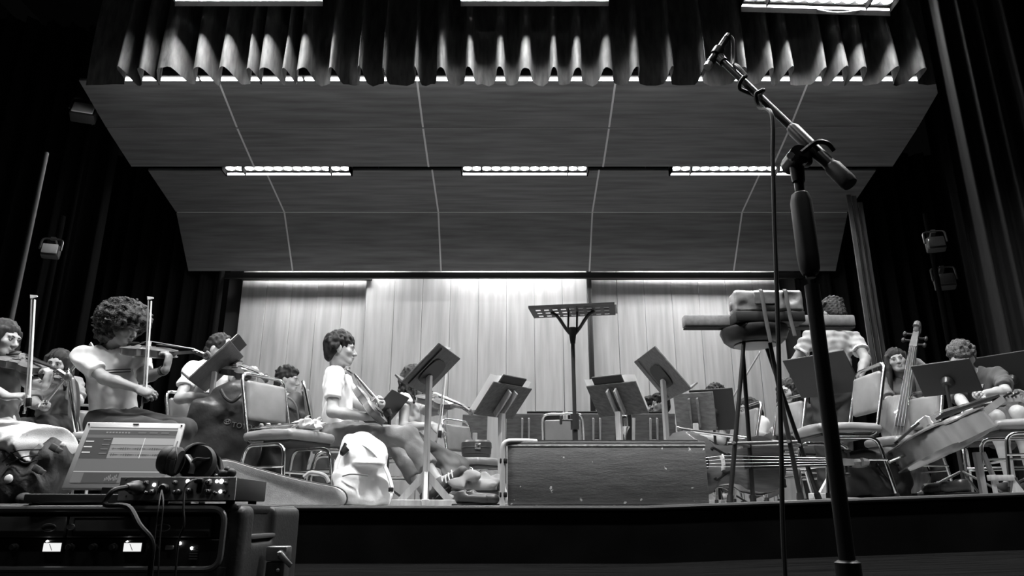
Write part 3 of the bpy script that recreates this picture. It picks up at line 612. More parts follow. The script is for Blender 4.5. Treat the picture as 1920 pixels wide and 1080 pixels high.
def person(label, pel, neck, head, yaw, hd, RW=None, LW=None, knees=None, ankles=None, toes=None, shirt=None, pants=None, hair='short', hm=None, skin=SKIN, lips=LIP_, h=.009, sw=.175, sleeve=.62, rh=(0, -.3, -1), lh=(0, 0, -1),
           rhand=None, lhand=None, legs='trousers', shoe=None, hs=1., collar=.066, rcurl=(.7, .9, .6), lcurl=(.7, .9, .6), hem=.03, fat=1., face=True, seed=1, hemfrac=.93, smat2=None, arm=1.):
    pel, neck, head = V(pel), V(neck), V(head); up = (neck - pel).normalized(); y = R(yaw); f = V((math.cos(y), math.sin(y), 0)); f = (f - up * f.dot(up)).normalized(); r = f.cross(up)
    SR, SL = neck + r * sw - up * .055, neck - r * sw - up * .055; HR, HL = pel + r * .085, pel - r * .085
    z0 = fl(pel.x); t = thing('person', label, 'person', (pel.x, pel.y, z0))
    if knees is None: knees = (HR + f * .42 + V((0, 0, .0)), HL + f * .42)
    if ankles is None: ankles = [V((k.x - f.x * .02, k.y, z0 + .085)) for k in map(V, knees)]
    if toes is None: toes = [V((a.x, a.y, z0 + .035)) + V((f.x, f.y, 0)).normalized() * .15 for a in map(V, ankles)]
    knees, ankles, toes = [V(a) for a in knees], [V(a) for a in ankles], [V(a) for a in toes]
    if RW is None: RW = HR + f * .3 + up * .08
    if LW is None: LW = HL + f * .3 + up * .08
    ER, RW = ik(SR, RW, .285 * arm, .25 * arm, rh); EL, LW = ik(SL, LW, .285 * arm, .25 * arm, lh)
    H = headframe(hd); hp = lambda a, b, c: head + H @ V((a * hs, b * hs, c * hs))
    pts = [pel, neck, head + V((0, 0, .16)), head - V((0, 0, .16)), SR, SL, ER, EL, RW, LW] + knees + ankles + toes + [head + H @ V((0, .14, 0)), head - H @ V((0, .14, 0))]
    lo = V([min(p[i] for p in pts) for i in range(3)]) - V((.17,) * 3); hi = V([max(p[i] for p in pts) for i in range(3)]) + V((.17,) * 3)
    s = SDF(lo, hi, h)
    def torso(s, g, k=.05):
        m = pel.lerp(neck, .42); c = pel.lerp(neck, .74)
        s.cap(pel, m, (.135 + g) * fat, (.128 + g) * fat, k=k, n=f, f=.74); s.cap(m, c, (.128 + g) * fat, (.148 + g) * fat, k=k, n=f, f=.7); s.cap(SR + r * -.03, SL + r * .03, .05 + g, k=k); s.cap(c, neck - up * .05, (.14 + g) * fat, .07 + g, k=k, n=f, f=.62)
    torso(s, -.006)
    nb = hp(0, -.03, -.07); s.cap(neck - up * .03, nb, .056, .05, k=.03)
    # head
    s.ell(hp(0, -.014, .03), V((.076, .096, .088)) * hs, H, .02); s.ell(hp(0, .02, -.025), V((.064, .072, .085)) * hs, H, .025)
    if face:
        s.ell(hp(0, .066, -.092), V((.026, .024, .02)) * hs, H, .03)
        for sx in (-1, 1):
            s.cap(hp(.05 * sx, .0, -.052), hp(.02 * sx, .06, -.092), .02 * hs, k=.03); s.ell(hp(.043 * sx, .06, -.022), V((.024, .022, .02)) * hs, H, .025)
            s.ell(hp(.031 * sx, .1, .002), V((.017, .013, .0085)) * hs, H, .012, True)
            s.ell(hp(.079 * sx, -.008, -.012), V((.011, .02, .031)) * hs, H, .008); s.ell(hp(.012 * sx, .1, -.036), V((.009, .01, .008)) * hs, H, .006)
        s.cap(hp(-.04, .08, .022), hp(.04, .08, .022), .011 * hs, k=.015); s.cap(hp(0, .088, .008), hp(0, .112, -.031), .0085 * hs, .0125 * hs, k=.01)
        s.ell(hp(0, .093, -.058), V((.024, .012, .007)) * hs, H, .005); s.ell(hp(0, .091, -.07), V((.02, .012, .008)) * hs, H, .005)
    for S, E, W, nn, sd, cu in ((SR, ER, RW, rhand, 1, rcurl), (SL, EL, LW, lhand, -1, lcurl)):
        s.cap(S, E, .05, .038, k=.03); fm = E.lerp(W, .35); s.cap(E, fm, .04, .039, k=.02); s.cap(fm, W, .039, .025, k=.02)
        hd_, hn = nn if nn else ((W - E).normalized() + V((0, 0, -.2)), f.cross(W - E) * sd)
        hand(s, W, hd_, hn, sd, cu)
    for Hh, K, A, T in zip((HR, HL), knees, ankles, toes):
        s.cap(Hh, K, .08, .054, k=.03); cm = K.lerp(A, .35); g_ = .008 if pants and legs == 'trousers' else 0; s.cap(K, cm, .052 - g_, .052 - g_, k=.03); s.cap(cm, A, .052 - g_, .033, k=.03); s.cap(A, T, .034, .026, k=.02)
    me = s.mesh('body'); me.materials.append(skin); me.materials.append(lips)
    if face:
        n = len(me.polygons); c = np.empty(n * 3, np.float32); me.polygons.foreach_get('center', c); c = (c.reshape(-1, 3) - np3(head)) @ np.array(H) / hs
        li = ((np.abs(c[:, 0]) < .021) & (np.abs(c[:, 2] + .064) < .0115 - .35 * np.abs(c[:, 0])) & (c[:, 1] > .08)).astype(np.int32); me.polygons.foreach_set('material_index', li)
    mesh_obj('body', me, [skin], t, True, 180)
    if face:
        for sx in (-1, 1):
            mb = MB(); c = hp(.031 * sx, .082, .001); mb.ball(c, .0122 * hs); mb.mi = 1; mb.ball(c + H @ V((0, .0085, 0)), V((.0058, .0052, .0058)) * hs, H); mb.done('eye', [EYEW, IRIS], t, True)
            MB().tube([hp(.013 * sx, .0935, .02), hp(.03 * sx, .0925, .025), hp(.049 * sx, .08, .02)], [.0024, .003, .0018], 6).done('eyebrow', hm or HAIRB, t, True)
            MB().tube([hp(.016 * sx, .09, .005), hp(.03 * sx, .0945, .0095), hp(.045 * sx, .084, .005)], [.0014, .002, .0012], 6).done('eyelid', hm or HAIRB, t, True)
    # shirt
    if shirt:
        q = SDF(lo, hi, h); torso(q, .012)
        q.plane(pel - up * hem, -up)
        for S, E in ((SR, ER), (SL, EL)):
            if sleeve > 0: q.cap(S - (E - S).normalized() * .0, S.lerp(E, sleeve), .062, .064, k=.03, fb=True)
        q.wrinkle(.0032, seed=seed); q.cap(neck - up * .02 + f * .02, neck + up * .12 + f * .02, collar, k=.006, sub=True)
        q.done('shirt', shirt, t)
    if pants:
        q = SDF(lo, hi, h)
        if legs == 'skirt':
            q.cap(pel, (knees[0] + knees[1]) / 2 + (knees[0] - pel) * .26, .16, .18, k=.04, n=(0, 0, 1), f=.62, fb=True); q.cap(pel - up * .02, pel + up * .1, .15, .135, k=.03, n=f, f=.8, fb=True)
        else:
            q.cap(pel - up * .02, pel + up * .07, .15 * fat, .142 * fat, k=.05, n=f, f=.76, fb=True)
            for Hh, K, A in zip((HR, HL), knees, ankles):
                if legs == 'shorts': q.cap(Hh, Hh.lerp(K, 1.04), .1, .082, k=.04, fb=True)
                else: q.cap(Hh, K, .098, .072, k=.04); q.cap(K, K.lerp(A, hemfrac), .071, .066, k=.03, fb=True)
        q.wrinkle(.0022, seed=seed + 5, wl=(.05, .16)); q.done('skirt' if legs == 'skirt' else legs, pants, t)
    if shoe:
        for A, T in zip(ankles, toes):
            d = (T - A); fw = (T - A); u_ = (A - knees[ankles.index(A)]).normalized() * -1; hz = (fw - u_ * fw.dot(u_)).normalized(); heel = A - u_ * .045 - hz * .05; tip = A - u_ * .05 + hz * .17
            q = SDF([min(heel[i], tip[i], A[i]) - .1 for i in range(3)], [max(heel[i], tip[i], A[i]) + .1 for i in range(3)], .008)
            q.cap(heel + u_ * .012, tip + u_ * .005, .042, .038, k=.02, n=u_, f=.9); q.cap(A - u_ * .03, A + u_ * .025, .046, .045, k=.03, fb=True); q.plane(heel - u_ * .028, -u_)
            so = q.done('shoe', shoe, t); MB().tube([heel - u_ * .032 - hz * .02, heel - u_ * .032 + hz * .1, tip - u_ * .032 + hz * .02], [.036, .034, .032], 12, flat=(1, 1) if False else None).bm.free()
            sole = SDF([min(heel[i], tip[i]) - .09 for i in range(3)], [max(heel[i], tip[i]) + .09 for i in range(3)], .008); sole.cap(heel - u_ * .032, tip - u_ * .032, .044, .04, k=.01, n=u_, f=.3); sole.done('sole', M('sole_rubber', .06, .7, bump=.6, bs=60), t)
    if hair: make_hair(t, hair, hp, H, hs, hm or HAIRB, head, neck, lo, hi, h, seed)
    t['_k'] = 0; del t['_k']
    return dict(t=t, hp=hp, H=H, ER=ER, EL=EL, RW=RW, LW=LW, knees=knees, ankles=ankles, toes=toes, f=f, up=up, r=r, neck=neck, pel=pel, SR=SR, SL=SL)
def make_hair(t, style, hp, H, hs, hm, head, neck, lo, hi, h, seed):
    lo2, hi2 = head - V((.26,) * 3), head + V((.26,) * 3)
    if style in ('long', 'bob'): lo2.z -= .3
    q = SDF(lo2, hi2, .0075); g = random.Random(seed)
    if style == 'afro':
        q.ell(hp(0, -.035, .055), V((.158, .165, .15)) * hs, H, .02); q.ell(hp(0, .06, .085), V((.12, .09, .085)) * hs, H, .05); q.ell(hp(0, -.08, -.03), V((.1, .08, .1)) * hs, H, .05)
        q.ell(hp(0, .135, -.07), V((.2, .125, .12)) * hs, H, .03, True); q.wrinkle(.006, (.03, .07), 7, seed)
        q.done('hair', hm, t)
        mb = MB()
        for i in range(2600):
            d = V((g.gauss(0, 1), g.gauss(0, 1), g.gauss(0, 1))).normalized(); p = V((d.x * .16, -.035 + d.y * .167, .055 + d.z * .152))
            if (p.y - .135) ** 2 / .0156 + (p.z + .07) ** 2 / .0144 < 1.05: continue
            if p.z < -.07: continue
            a = V(d).orthogonal().normalized(); b = d.cross(a); rr = g.uniform(.006, .011); pts = []
            for k in range(6):
                an = k * 1.25 + i; pts.append(hp(*(p + d * (.004 * k - .008) + (a * math.cos(an) + b * math.sin(an)) * rr)))
            mb.tube(pts, .0018, 3, cap=False)
        tag(mb.done('curls', hm, t, True), kind='stuff'); return
    q.ell(hp(0, -.02, .038), V((.086, .104, .093)) * hs, H, .02)
    if style == 'short':
        q.ell(hp(0, -.07, -.04), V((.07, .05, .06)) * hs, H, .04)
        for i in range(26):
            a = g.uniform(0, 6.28); b = g.uniform(.3, 1.3); p = (.08 * math.cos(a) * math.sin(b), -.015 + .1 * math.sin(a) * math.sin(b), .04 + .09 * math.cos(b)); q.ell(hp(*p), V((.024, .024, .016)) * hs, H, .02)
    if style == 'curls':
        q.ell(hp(0, -.068, -.03), V((.074, .055, .075)) * hs, H, .04)
        for i in range(170):
            a = g.uniform(0, 6.28); bk = math.sin(a) < .1; b = g.uniform(.0, 2.2 if bk else 1.45); p = (.088 * math.cos(a) * math.sin(b), -.022 + .106 * math.sin(a) * math.sin(b), .038 + .096 * math.cos(b)); k_ = g.uniform(.011, .019); q.ell(hp(*p), V((k_, k_, k_)) * hs, H, .01)
    if style == 'receding':
        q.ell(hp(0, -.07, -.04), V((.072, .05, .06)) * hs, H, .04); q.ell(hp(0, .11, .09), V((.07, .075, .07)) * hs, H, .02, True)
    q.ell(hp(0, .125, -.045), V((.074, .085, .105)) * hs, H, .015, True)
    if style in ('short', 'receding', 'curls'):
        for sx in (-1, 1): q.ell(hp(sx * .085, .032, -.06), V((.045, .058, .066)) * hs, H, .015, True)
        q.plane(hp(0, 0, -.1), -(H @ V((0, 0, 1))))
    if style in ('long', 'bob', 'tied'):
        ln = {'long': -.33, 'bob': -.14, 'tied': -.05}[style]
        for sx in (-1, 1):
            for i in range(5):
                y_ = .045 - .032 * i; a = hp(sx * .072, y_ * .7, .05); b = hp(sx * .088, y_ - .01, -.06); c = b + V((0, 0, ln * (1 - .08 * i))) + H @ V((sx * .012, 0, 0)); q.cap(a, b, .022, .022, k=.012); q.cap(b, c, .022, .012, k=.012)
        if style != 'tied':
            for i in range(5):
                x_ = -.06 + .03 * i; b = hp(x_, -.095, -.03); q.cap(hp(x_, -.08, .05), b, .03, .028, k=.02); q.cap(b, b + V((0, 0, ln)) + H @ V((0, .01, 0)), .028, .016, k=.015)
        else: q.cap(hp(0, -.1, 0), hp(0, -.13, -.09), .035, .02, k=.03)
    q.wrinkle(.0022, (.02, .045), 5, seed, (1, 1, .25)); q.done('hair', hm, t)
def holdL(fr, up): return None

# A: curly haired violinist, front left
A_ = person('man with big curly afro in pale polo shirt playing violin at front left', P(212, 792, 5.0), P(208, 652, 4.96), P(230, 616, 4.9), -55, (-10, -14, 0), RW=P(256, 728, 4.72), LW=P(311, 693, 4.74), arm=1.06, knees=(P(318, 812, 4.62), P(345, 806, 4.85)), shirt=cloth('polo', .62), pants=cloth('black_jeans', .03), hair='afro', hm=HAIRC, skin=SKIND, lips=LIPD,
            h=.0075, sw=.185, sleeve=.72, rh=(-.9, -.2, -.7), lh=(-.2, -.2, -1), lhand=((.1, .05, 1), (-1, .05, .15)), rhand=((1, -.1, -.35), (0, 1, -.6)), lcurl=(.55, .85, .6), rcurl=(.5, .8, .6), seed=3, shoe=cloth('dark_shoe', .04))
t = A_['t']
MB().tube([A_['LW'] + (A_['LW'] - A_['EL']).normalized() * -d for d in (.045, .02)], .034, 14).done('wrist_watch', BLKMET, t, True)
f_, u_, r_ = A_['f'], A_['up'], A_['r']
pk = A_['pel'].lerp(A_['neck'], .66) + f_ * .122
for dz in (-.002, -.02): MB().tube([pk + r_ * x + u_ * dz - f_ * (.35 * abs(x) ** 1.6) + f_ * .004 for x in (-.1, -.05, 0, .05, .1)], .0035, 6).done('chest_stripe', cloth('stripe', .05), t, True)
violin('violin held by the man with the big curly afro', P(236, 656, 4.86), P(386, 670, 4.78), (-.1, -.25, 1), .37)
bow('bow held upright by the man with the big curly afro', P(270, 762, 4.72), P(281, 565, 4.7), (-1, 0, 0), 1.3)
# B: girl at the left edge
B_ = person('girl with long dark hair and pale patterned skirt playing violin at left edge', P(-14, 812, 4.85), P(-18, 672, 4.75), P(6, 634, 4.7), -48, (-6, -12, 0), RW=P(28, 752, 4.44), LW=P(84, 724, 4.55), arm=1.04, knees=(P(62, 832, 4.42), P(72, 826, 4.62)), shirt=cloth('grey_top', .12), pants=chips('skirt_print', .74, .16, .85, .06, 22), hair='long', skin=SKIN, legs='skirt',
            h=.0085, sw=.16, sleeve=.35, rh=(-.6, -.5, -.8), lh=(-.1, -.3, -1), lhand=((.2, .05, 1), (-1, .1, .1)), rhand=((1, 0, .1), (0, .6, -1)), lcurl=(.8, .9, .6), seed=11, shoe=cloth('dark_shoe', .04))
for i, (x, y) in enumerate(((10, 805), (18, 812), (30, 806), (48, 818))):
    c = P(x, y, 4.5)
violin('violin held by the girl with the pale patterned skirt', P(6, 672, 4.7), P(125, 710, 4.56), (.1, -.35, 1), .355)
bow('bow held upright by the girl with the pale patterned skirt', P(51, 770, 4.45), P(60, 604, 4.44), (-1, 0, 0), 1.4)
# C
C_ = person('girl with dark hair and grey shirt facing us behind the left violinists', P(105, 800, 6.15), P(103, 712, 6.1), P(108, 682, 6.02), -80, (-75, -14, 5), RW=P(78, 762, 5.72), LW=P(128, 742, 5.72), shirt=cloth('grey_shirt', .22), pants=cloth('black_trousers', .025), hair='bob', skin=SKIN, h=.0085, sw=.16, sleeve=.8, rh=(-.6, .2, -1), lh=(.5, .3, -1), lhand=((.2, -.2, 1), (-1, 0, 0)), seed=4, shoe=cloth('dark_shoe', .04))
violin('violin under the chin of the girl in grey facing us', P(108, 708, 5.95), P(126, 722, 5.45), (.3, -.3, 1))
bow('bow slanting in front of the girl in grey facing us', P(76, 766, 5.66), P(124, 706, 5.5), (0, -.5, 1), 1.2)
# D
D_ = person('man in white T-shirt with receding hair partly hidden by the dark tilted stand', P(388, 800, 5.72), P(396, 684, 5.68), P(413, 656, 5.62), -22, (-14, -18, 0), RW=P(392, 742, 5.3), LW=P(482, 722, 5.25), shirt=cloth('white_tee', .8), pants=cloth('grey_trousers', .1), hair='receding', hm=HAIRB, skin=SKIN, h=.0085, sw=.185, fat=1.12, sleeve=.62, rh=(-.9, -.2, -.8), lh=(0, 0, -1), lhand=((.5, 0, .6), (-.5, .3, .3)), rhand=((1, 0, -.1), (0, 1, -1)), seed=6, shoe=cloth('dark_shoe', .04))
violin('violin of the man in white behind the dark tilted stand', P(430, 690, 5.52), P(506, 716, 5.12), (0, -.4, 1))
# E
person('distant man in white shirt in profile before the left end of the plank wall', P(530, 815, 7.0), P(529, 737, 6.98), P(539, 713, 6.92), 0, (2, -4, 0), shirt=cloth('white_tee', .8), pants=cloth('black_trousers', .025), hair='short', h=.01, seed=7, shoe=cloth('dark_shoe', .04))
# F
F_ = person('young man in white T-shirt and jeans seated in profile with viola on his lap', P(634, 818, 5.42), P(634, 696, 5.42), P(640, 655, 5.38), 4, (8, -4, 0), RW=P(686, 782, 5.12), LW=P(700, 770, 5.25), knees=(P(764, 818, 5.12), P(742, 832, 5.42)), ankles=(P(824, 906, 5.0), P(800, 930, 5.25)), toes=(P(866, 884, 4.95), P(850, 935, 5.1)),
            shirt=cloth('white_tee', .8), pants=M('faded_jeans', .2, .85, var=.25, vs=7, bump=.4, bs=22), hair='curls', hm=HAIRB, skin=SKIN, h=.0075, sw=.18, sleeve=.66, rh=(-.25, -.2, -1), lh=(0, .2, -1), rhand=((1, .2, .25), (0, 1, .1)), lhand=((.8, -.3, .6), (-.4, -.6, 0)), rcurl=(.7, .9, .6), seed=8, shoe=M('sport_shoe', .07, .6), hemfrac=.66, arm=1.03)
k_, a_, to = F_['knees'][0], F_['ankles'][0], F_['toes'][0]; u_ = (k_ - a_).normalized(); hz = (to - a_); hz = (hz - u_ * hz.dot(u_)).normalized(); sd = hz.cross(u_)
sd = sd if sd.y < 0 else -sd
for i in range(4):
    c = a_ + hz * (.03 + .028 * i) - u_ * .03 + sd * .041; MB().tube([c + u_ * .028 + hz * .012 - sd * .006, c, c - u_ * .02 - hz * .008], .0045, 6).done('shoe_stripe', cloth('white_tee', .8), F_['t'], True)
violin('viola standing on the lap of the young man in white T-shirt and jeans', P(712, 788, 4.98), P(650, 700, 5.26), (.9, -.25, .4), .36)
# G
G_ = person('woman in white sleeveless top playing violin behind the pale posted stand', P(772, 832, 6.2), P(762, 742, 6.2), P(778, 712, 6.12), 2, (0, -16, 0), RW=P(812, 797, 5.85), LW=P(876, 782, 5.72), knees=(P(846, 868, 5.95), P(862, 872, 6.2)), ankles=(P(846, 940, 5.8), P(878, 938, 6.05)), shirt=cloth('white_tee', .8), pants=M('dark_jeans', .1, .85, var=.2, vs=8), hair='bob', skin=SKIN, h=.008, sw=.16, fat=.98, sleeve=.22, rh=(-.5, -.4, -1), lh=(0, 0, -1),
            rhand=((.6, -.2, -.5), (0, .8, -.5)), lhand=((.5, 0, .9), (-1, 0, .4)), lcurl=(.9, .9, .6), seed=9, shoe=cloth('dark_shoe', .04))
MB().tube([G_['LW'].lerp(G_['EL'], x) for x in (.1, .14)], .03, 12).done('bracelet', CHROME, G_['t'], True)
violin('violin played by the woman in the white sleeveless top', P(790, 744, 6.03), P(902, 782, 5.62), (.1, -.4, 1), .36)
bow('bow held upright by the woman in the white sleeveless top', P(822, 826, 5.72), P(838, 664, 5.7), (-1, 0, 0), 1.3)
# H: two faces far behind the right stand
person('far person in profile facing left, left of the pair right of the conductor stand', P(1224, 862, 9.3), P(1224, 784, 9.3), P(1216, 764, 9.25), 180, (180, -5, 0), shirt=cloth('grey_shirt', .22), hair='short', h=.011, seed=12, pants=cloth('black_trousers', .025))
person('far person in profile facing left, right of the pair right of the conductor stand', P(1252, 860, 9.0), P(1247, 780, 9.0), P(1238, 758, 8.95), 180, (178, -5, 0), shirt=cloth('dark_tee', .07), hair='short', h=.011, seed=13, pants=cloth('black_trousers', .025))
# I, J, K
person('far violinist whose dark hair shows above the double desk left of the bar stool', P(1345, 838, 7.7), P(1345, 768, 7.68), P(1341, 745, 7.62), 200, (200, -10, 0), RW=P(1362, 770, 7.4), shirt=cloth('grey_shirt', .22), hair='curls', h=.011, seed=14, pants=cloth('black_trousers', .025))
bow('bow rising above the double desk left of the bar stool', P(1356, 776, 7.4), P(1387, 724, 7.25), (0, -1, 0), 1.5)
J_ = person('far player with glasses in white shirt between the bar stool legs', P(1414, 850, 7.9), P(1416, 786, 7.9), P(1402, 767, 7.85), 195, (200, -8, 0), shirt=cloth('white_tee', .8), hair='bob', h=.01, sw=.16, seed=15, pants=cloth('black_trousers', .025))
for sx in (-1, 1): MB().tube([J_['hp'](sx * .033 + .024 * math.cos(a), .108, .002 + .018 * math.sin(a)) for a in [k * math.pi / 7 for k in range(15)]], .003, 5, cap=False).done('glasses', BLKMET, J_['t'], True)
person('dark haired player in black seen through the right bar stool legs', P(1500, 838, 6.75), P(1494, 762, 6.75), P(1478, 735, 6.68), 205, (215, -8, 0), shirt=cloth('black_top', .03), hair='bob', h=.01, sw=.165, seed=16, pants=cloth('black_trousers', .025), sleeve=.9)
# L: standing man
L_ = person('man in grey T-shirt with white cuffs standing with his back to us', P(1560, 732, 6.1), P(1562, 620, 6.05), P(1562, 588, 6.02), 95, (100, -18, 0), RW=P(1612, 706, 5.75), LW=P(1530, 700, 6.2), knees=(P(1580, 836, 6.12), P(1545, 836, 6.14)), ankles=(V((P(1582, 836, 6.1).x, 6.16, .14)), V((P(1546, 836, 6.1).x, 6.16, .13))), shirt=cloth('grey_tee', .34), pants=cloth('black_trousers', .025), hair='short', skin=SKIND, h=.009, sw=.19, rh=(.9, -.2, 0), lh=(-.9, -.3, 0), sleeve=.6, seed=17, shoe=cloth('dark_shoe', .04), rhand=((.2, -.2, -1), (-1, 0, 0)))
for S, E in ((L_['SR'], L_['ER']), (L_['SL'], L_['EL'])): MB().tube([S.lerp(E, .55), S.lerp(E, .61)], .068, 16).done('sleeve_cuff', cloth('white_tee', .8), L_['t'], True)
# M: bass player
M_ = person('girl with long dark hair in printed T-shirt holding the double bass', P(1702, 800, 6.95), P(1694, 712, 6.92), P(1681, 676, 6.84), -105, (-112, -2, -10), RW=P(1687, 772, 6.55), LW=P(1722, 678, 6.58), shirt=cloth('print_tee', .15), pants=cloth('black_trousers', .025), hair='long', skin=SKIN, h=.0075, sw=.17, sleeve=.85, rh=(-.7, .1, -1), lh=(.8, .2, -.8), lhand=((-1, -.25, .1), (0, -1, -.2)), rhand=((.3, -.3, -1), (1, .3, .2)), lcurl=(.7, .7, .5), seed=18, shoe=cloth('dark_shoe', .04))
fr = M_['pel'].lerp(M_['neck'], .6) + M_['f'] * .115
mb = MB()
for i, (a, b, c) in enumerate(((-.03, .05, .03), (.02, .03, .035), (-.01, -.01, .03), (.03, -.04, .025), (-.04, -.05, .02), (0, -.09, .03))): mb.ball(fr + M_['r'] * a + M_['up'] * b - M_['f'] * abs(a) * .3, (c, .008, c * .8), Matrix.Rotation(i, 3, 'Y') if False else None, 1)
mb.done('shirt_print', cloth('print', .3), M_['t'], True)
t = thing('bar_stool', 'stool under the double bass player', 'stool', (M_['pel'].x, M_['pel'].y + .02, fl(5)))
MB().lathe([(.17, .36), (.18, .38), (.18, .41), (.15, .425)]).done('seat', VINYLB, t)
for a in (0.8, 2.4, 3.9, 5.5): MB().cyl((.12 * math.cos(a), .12 * math.sin(a), .38), (.2 * math.cos(a), .2 * math.sin(a), 0), .014).done('leg', CHROME, t)
# N
N_ = person('curly haired person in dark T-shirt and shorts leaning over beside the tipped cello', P(1872, 803, 5.95), P(1824, 702, 5.85), P(1803, 672, 5.75), 215, (215, -32, 8), RW=P(1836, 797, 5.52), LW=P(1843, 738, 5.42), knees=(P(1868, 782, 5.5), P(1908, 774, 5.46)), shirt=cloth('dark_tee', .07), pants=cloth('shorts', .09), legs='shorts', hair='curls', hm=HAIRG, skin=SKIN, h=.0085, sw=.18, fat=1.1, sleeve=.8, rh=(-1, .1, .2), lh=(1, -.2, -.4), seed=19, shoe=cloth('dark_shoe', .04))
lg = P(1846, 722, 5.36); lg = N_['pel'].lerp(N_['neck'], .62) + N_['f'] * .135 - N_['r'] * .05
def LG(a, b): return lg + N_['r'] * a + N_['up'] * b
mb = MB(); mb.tube([LG(-.045, -.03), LG(-.03, .015), LG(0, .035), LG(.03, .015), LG(.045, -.03), LG(-.045, -.03)], .005, 6); mb.tube([LG(-.03, -.018), LG(-.01, .012), LG(.004, -.008), LG(.03, -.018)], .007, 6); mb.done('shirt_emblem', cloth('white_tee', .8), N_['t'], True)
# ================================================================ podium, bar stool and what stands on it
PODM = chips('podium_paint', .095, .6)
xl, xr = P(952, 890, 4.36).x, P(1326, 890, 4.36).x; pz = P(1130, 831, 4.36).z; pm = (xl + xr) / 2; pw = xr - xl
t = thing('podium', 'worn dark wooden conductor podium box with chipped edges at the stage lip', 'podium', (pm, 4.36, 0))
MB().box((0, .012, pz / 2), (pw, .024, pz - .01), bev=.004).done('front_panel', PODM, t); MB().box((0, .85, pz / 2), (pw, .024, pz - .01), bev=.004).done('rear_panel', PODM, t)
for sx in (-1, 1): MB().box((sx * (pw / 2 - .013), .431, pz / 2), (.024, .81, pz - .012), bev=.004).done('side_panel', PODM, t)
MB().box((0, .435, pz + .0), (pw + .004, .866, .02), bev=.004).done('top_board', PODM, t); MB().box((-.0, .0042, pz - .014), (pw + .004, .012, .01), bev=.002, seg=1).done('edge_strip', M('pale_edge', .36, .6, var=.5, vs=30), t)  # edge strip is a paler, mottled line below the top board
MB().box((0, .44, pz + .016), (pw - .06, .8, .012)).done('carpet', M('podium_carpet', .05, .95, var=.3, vs=60), t)
hx_ = -pw / 2 - .03
MB().tube(bend([(hx_, -.0, .0), (hx_, 0, pz + .012), (hx_ + .13, .02, pz + .014), (hx_ + .2, .05, pz + .014)], .05, 6), .016, 10).done('rail_tube', M('pale_rail', .42, .4), t)
for z in (.06, .25): MB().box((hx_ + .005, .01, z), (.045, .05, .03), bev=.006).done('hinge', BLKMET, t)
SB = 4.5; sx0 = P(1415, 640, SB); z0 = fl(sx0.x); zs = P(1415, 633, SB).z
t = thing('bar_stool', 'tall black bar stool with round seat right of the podium', 'stool', (sx0.x, SB, z0)); zz = zs - z0
MB().lathe([(.04, zz - .05), (.16, zz - .045), (.19, zz - .02), (.21, zz + .03), (.205, zz + .05), (.12, zz + .055), (.0, zz + .055)]).done('seat', M('stool_vinyl', .03, .35), t)
MB().lathe([(.085, zz - .058), (.13, zz - .055), (.13, zz - .049), (.085, zz - .049)]).done('swivel_plate', M('swivel_plate', .35, .45), t)
feet = [(P(1368, 936, SB - .16), (-.09, -.08)), (P(1412, 936, SB + .16), (-.05, .09)), (P(1502, 936, SB - .14), (.06, -.09)), (P(1535, 934, SB + .2), (.09, .07))]
LEGM = M('stool_leg', .03, .3, .4)
tops = [V((a, b, zz - .02)) for _, (a, b) in feet]; ft = [V((p.x - sx0.x, p.y - SB, fl(p.x) - z0)) for p, _ in feet]
for a, b in zip(tops, ft): MB().cyl(b, a, .0145, .0125).done('leg', LEGM, t); 
for a, b in zip(tops, ft): MB().cyl(b, b.lerp(a, .04), .02, .019).done('foot_cap', RUBBER, t)
ring = [b.lerp(a, .34) for a, b in zip(tops, ft)]; order = [0, 2, 3, 1]
for i in range(4):
    a, b = ring[order[i]], ring[order[(i + 1) % 4]]; d = (b - a).normalized() * .045; MB().cyl(a - d, b + d, .009).done('foot_rail', M('worn_rail', .16, .45), t)
a, b = P(1283, 602, SB - .035), P(1604, 601, SB - .035); bl = b.x - a.x; top = zs + .056
zb_ = P(1440, 613, SB + .05).z - top
t = thing('plank', 'grey padded plank lying across the bar stool under the metal case', 'board', ((a.x + b.x) / 2, SB + .0, top))
MB().box((0, 0, .047), (bl, .075, .075), bev=.01).done('board', M('grey_felt', .2, .8, var=.2, vs=30), t); MB().box((0, 0, .0045), (bl - .01, .068, .009), bev=.003, seg=1).done('underside', M('board_edge', .03, .8), t)
cw = P(1508, 570, SB - .19).x - P(1378, 570, SB - .19).x; cx = P(1443, 570, SB - .19).x; ct = P(1443, 543, SB - .19).z; chh = ct - top
t = thing('metal_case', 'dented silver metal case with two leather straps on top of the bar stool', 'case', (cx, SB - .118, top))
zb2 = .0
MB().box((0, 0, zb2 + .035), (cw, .14, .07), bev=.008).done('base_tray', BLACK, t); s = SDF((-cw / 2 - .03, -.12, .05), (cw / 2 + .03, .12, chh + .04), .009); s.rbox((0, 0, .065 + (chh - .065) / 2), (cw / 2 - .004, .072, (chh - .065) / 2), .016).wrinkle(.0008, (.06, .16), 5, 4)
s.ell((.13, -.075, chh * .75), (.05, .012, .04), k=.01, sub=True).ell((-.14, -.076, chh * .45), (.06, .01, .035), k=.01, sub=True).done('shell', M('dented_aluminium', .5, .38, .75, var=.25, vs=14, bump=.15, bs=20), t, world=False)
MB().box((-.02, -.077, chh * .73), (cw * .34, .006, .075), bev=.002, seg=1).done('name_plate', M('plate_grey', .1, .5, var=.3, vs=30), t)
for x, dz in ((-.045, -.14), (.105, -.1)): MB().tube(bend([(x, .07, .03), (x, .076, chh + .004), (x, -.076, chh + .004), (x + .004, -.092, .02), (x + .012, -.112, dz)], .02, 4), .011, 8, flat=(1.1, .35)).done('strap', M('strap_leather', .05, .5), t)
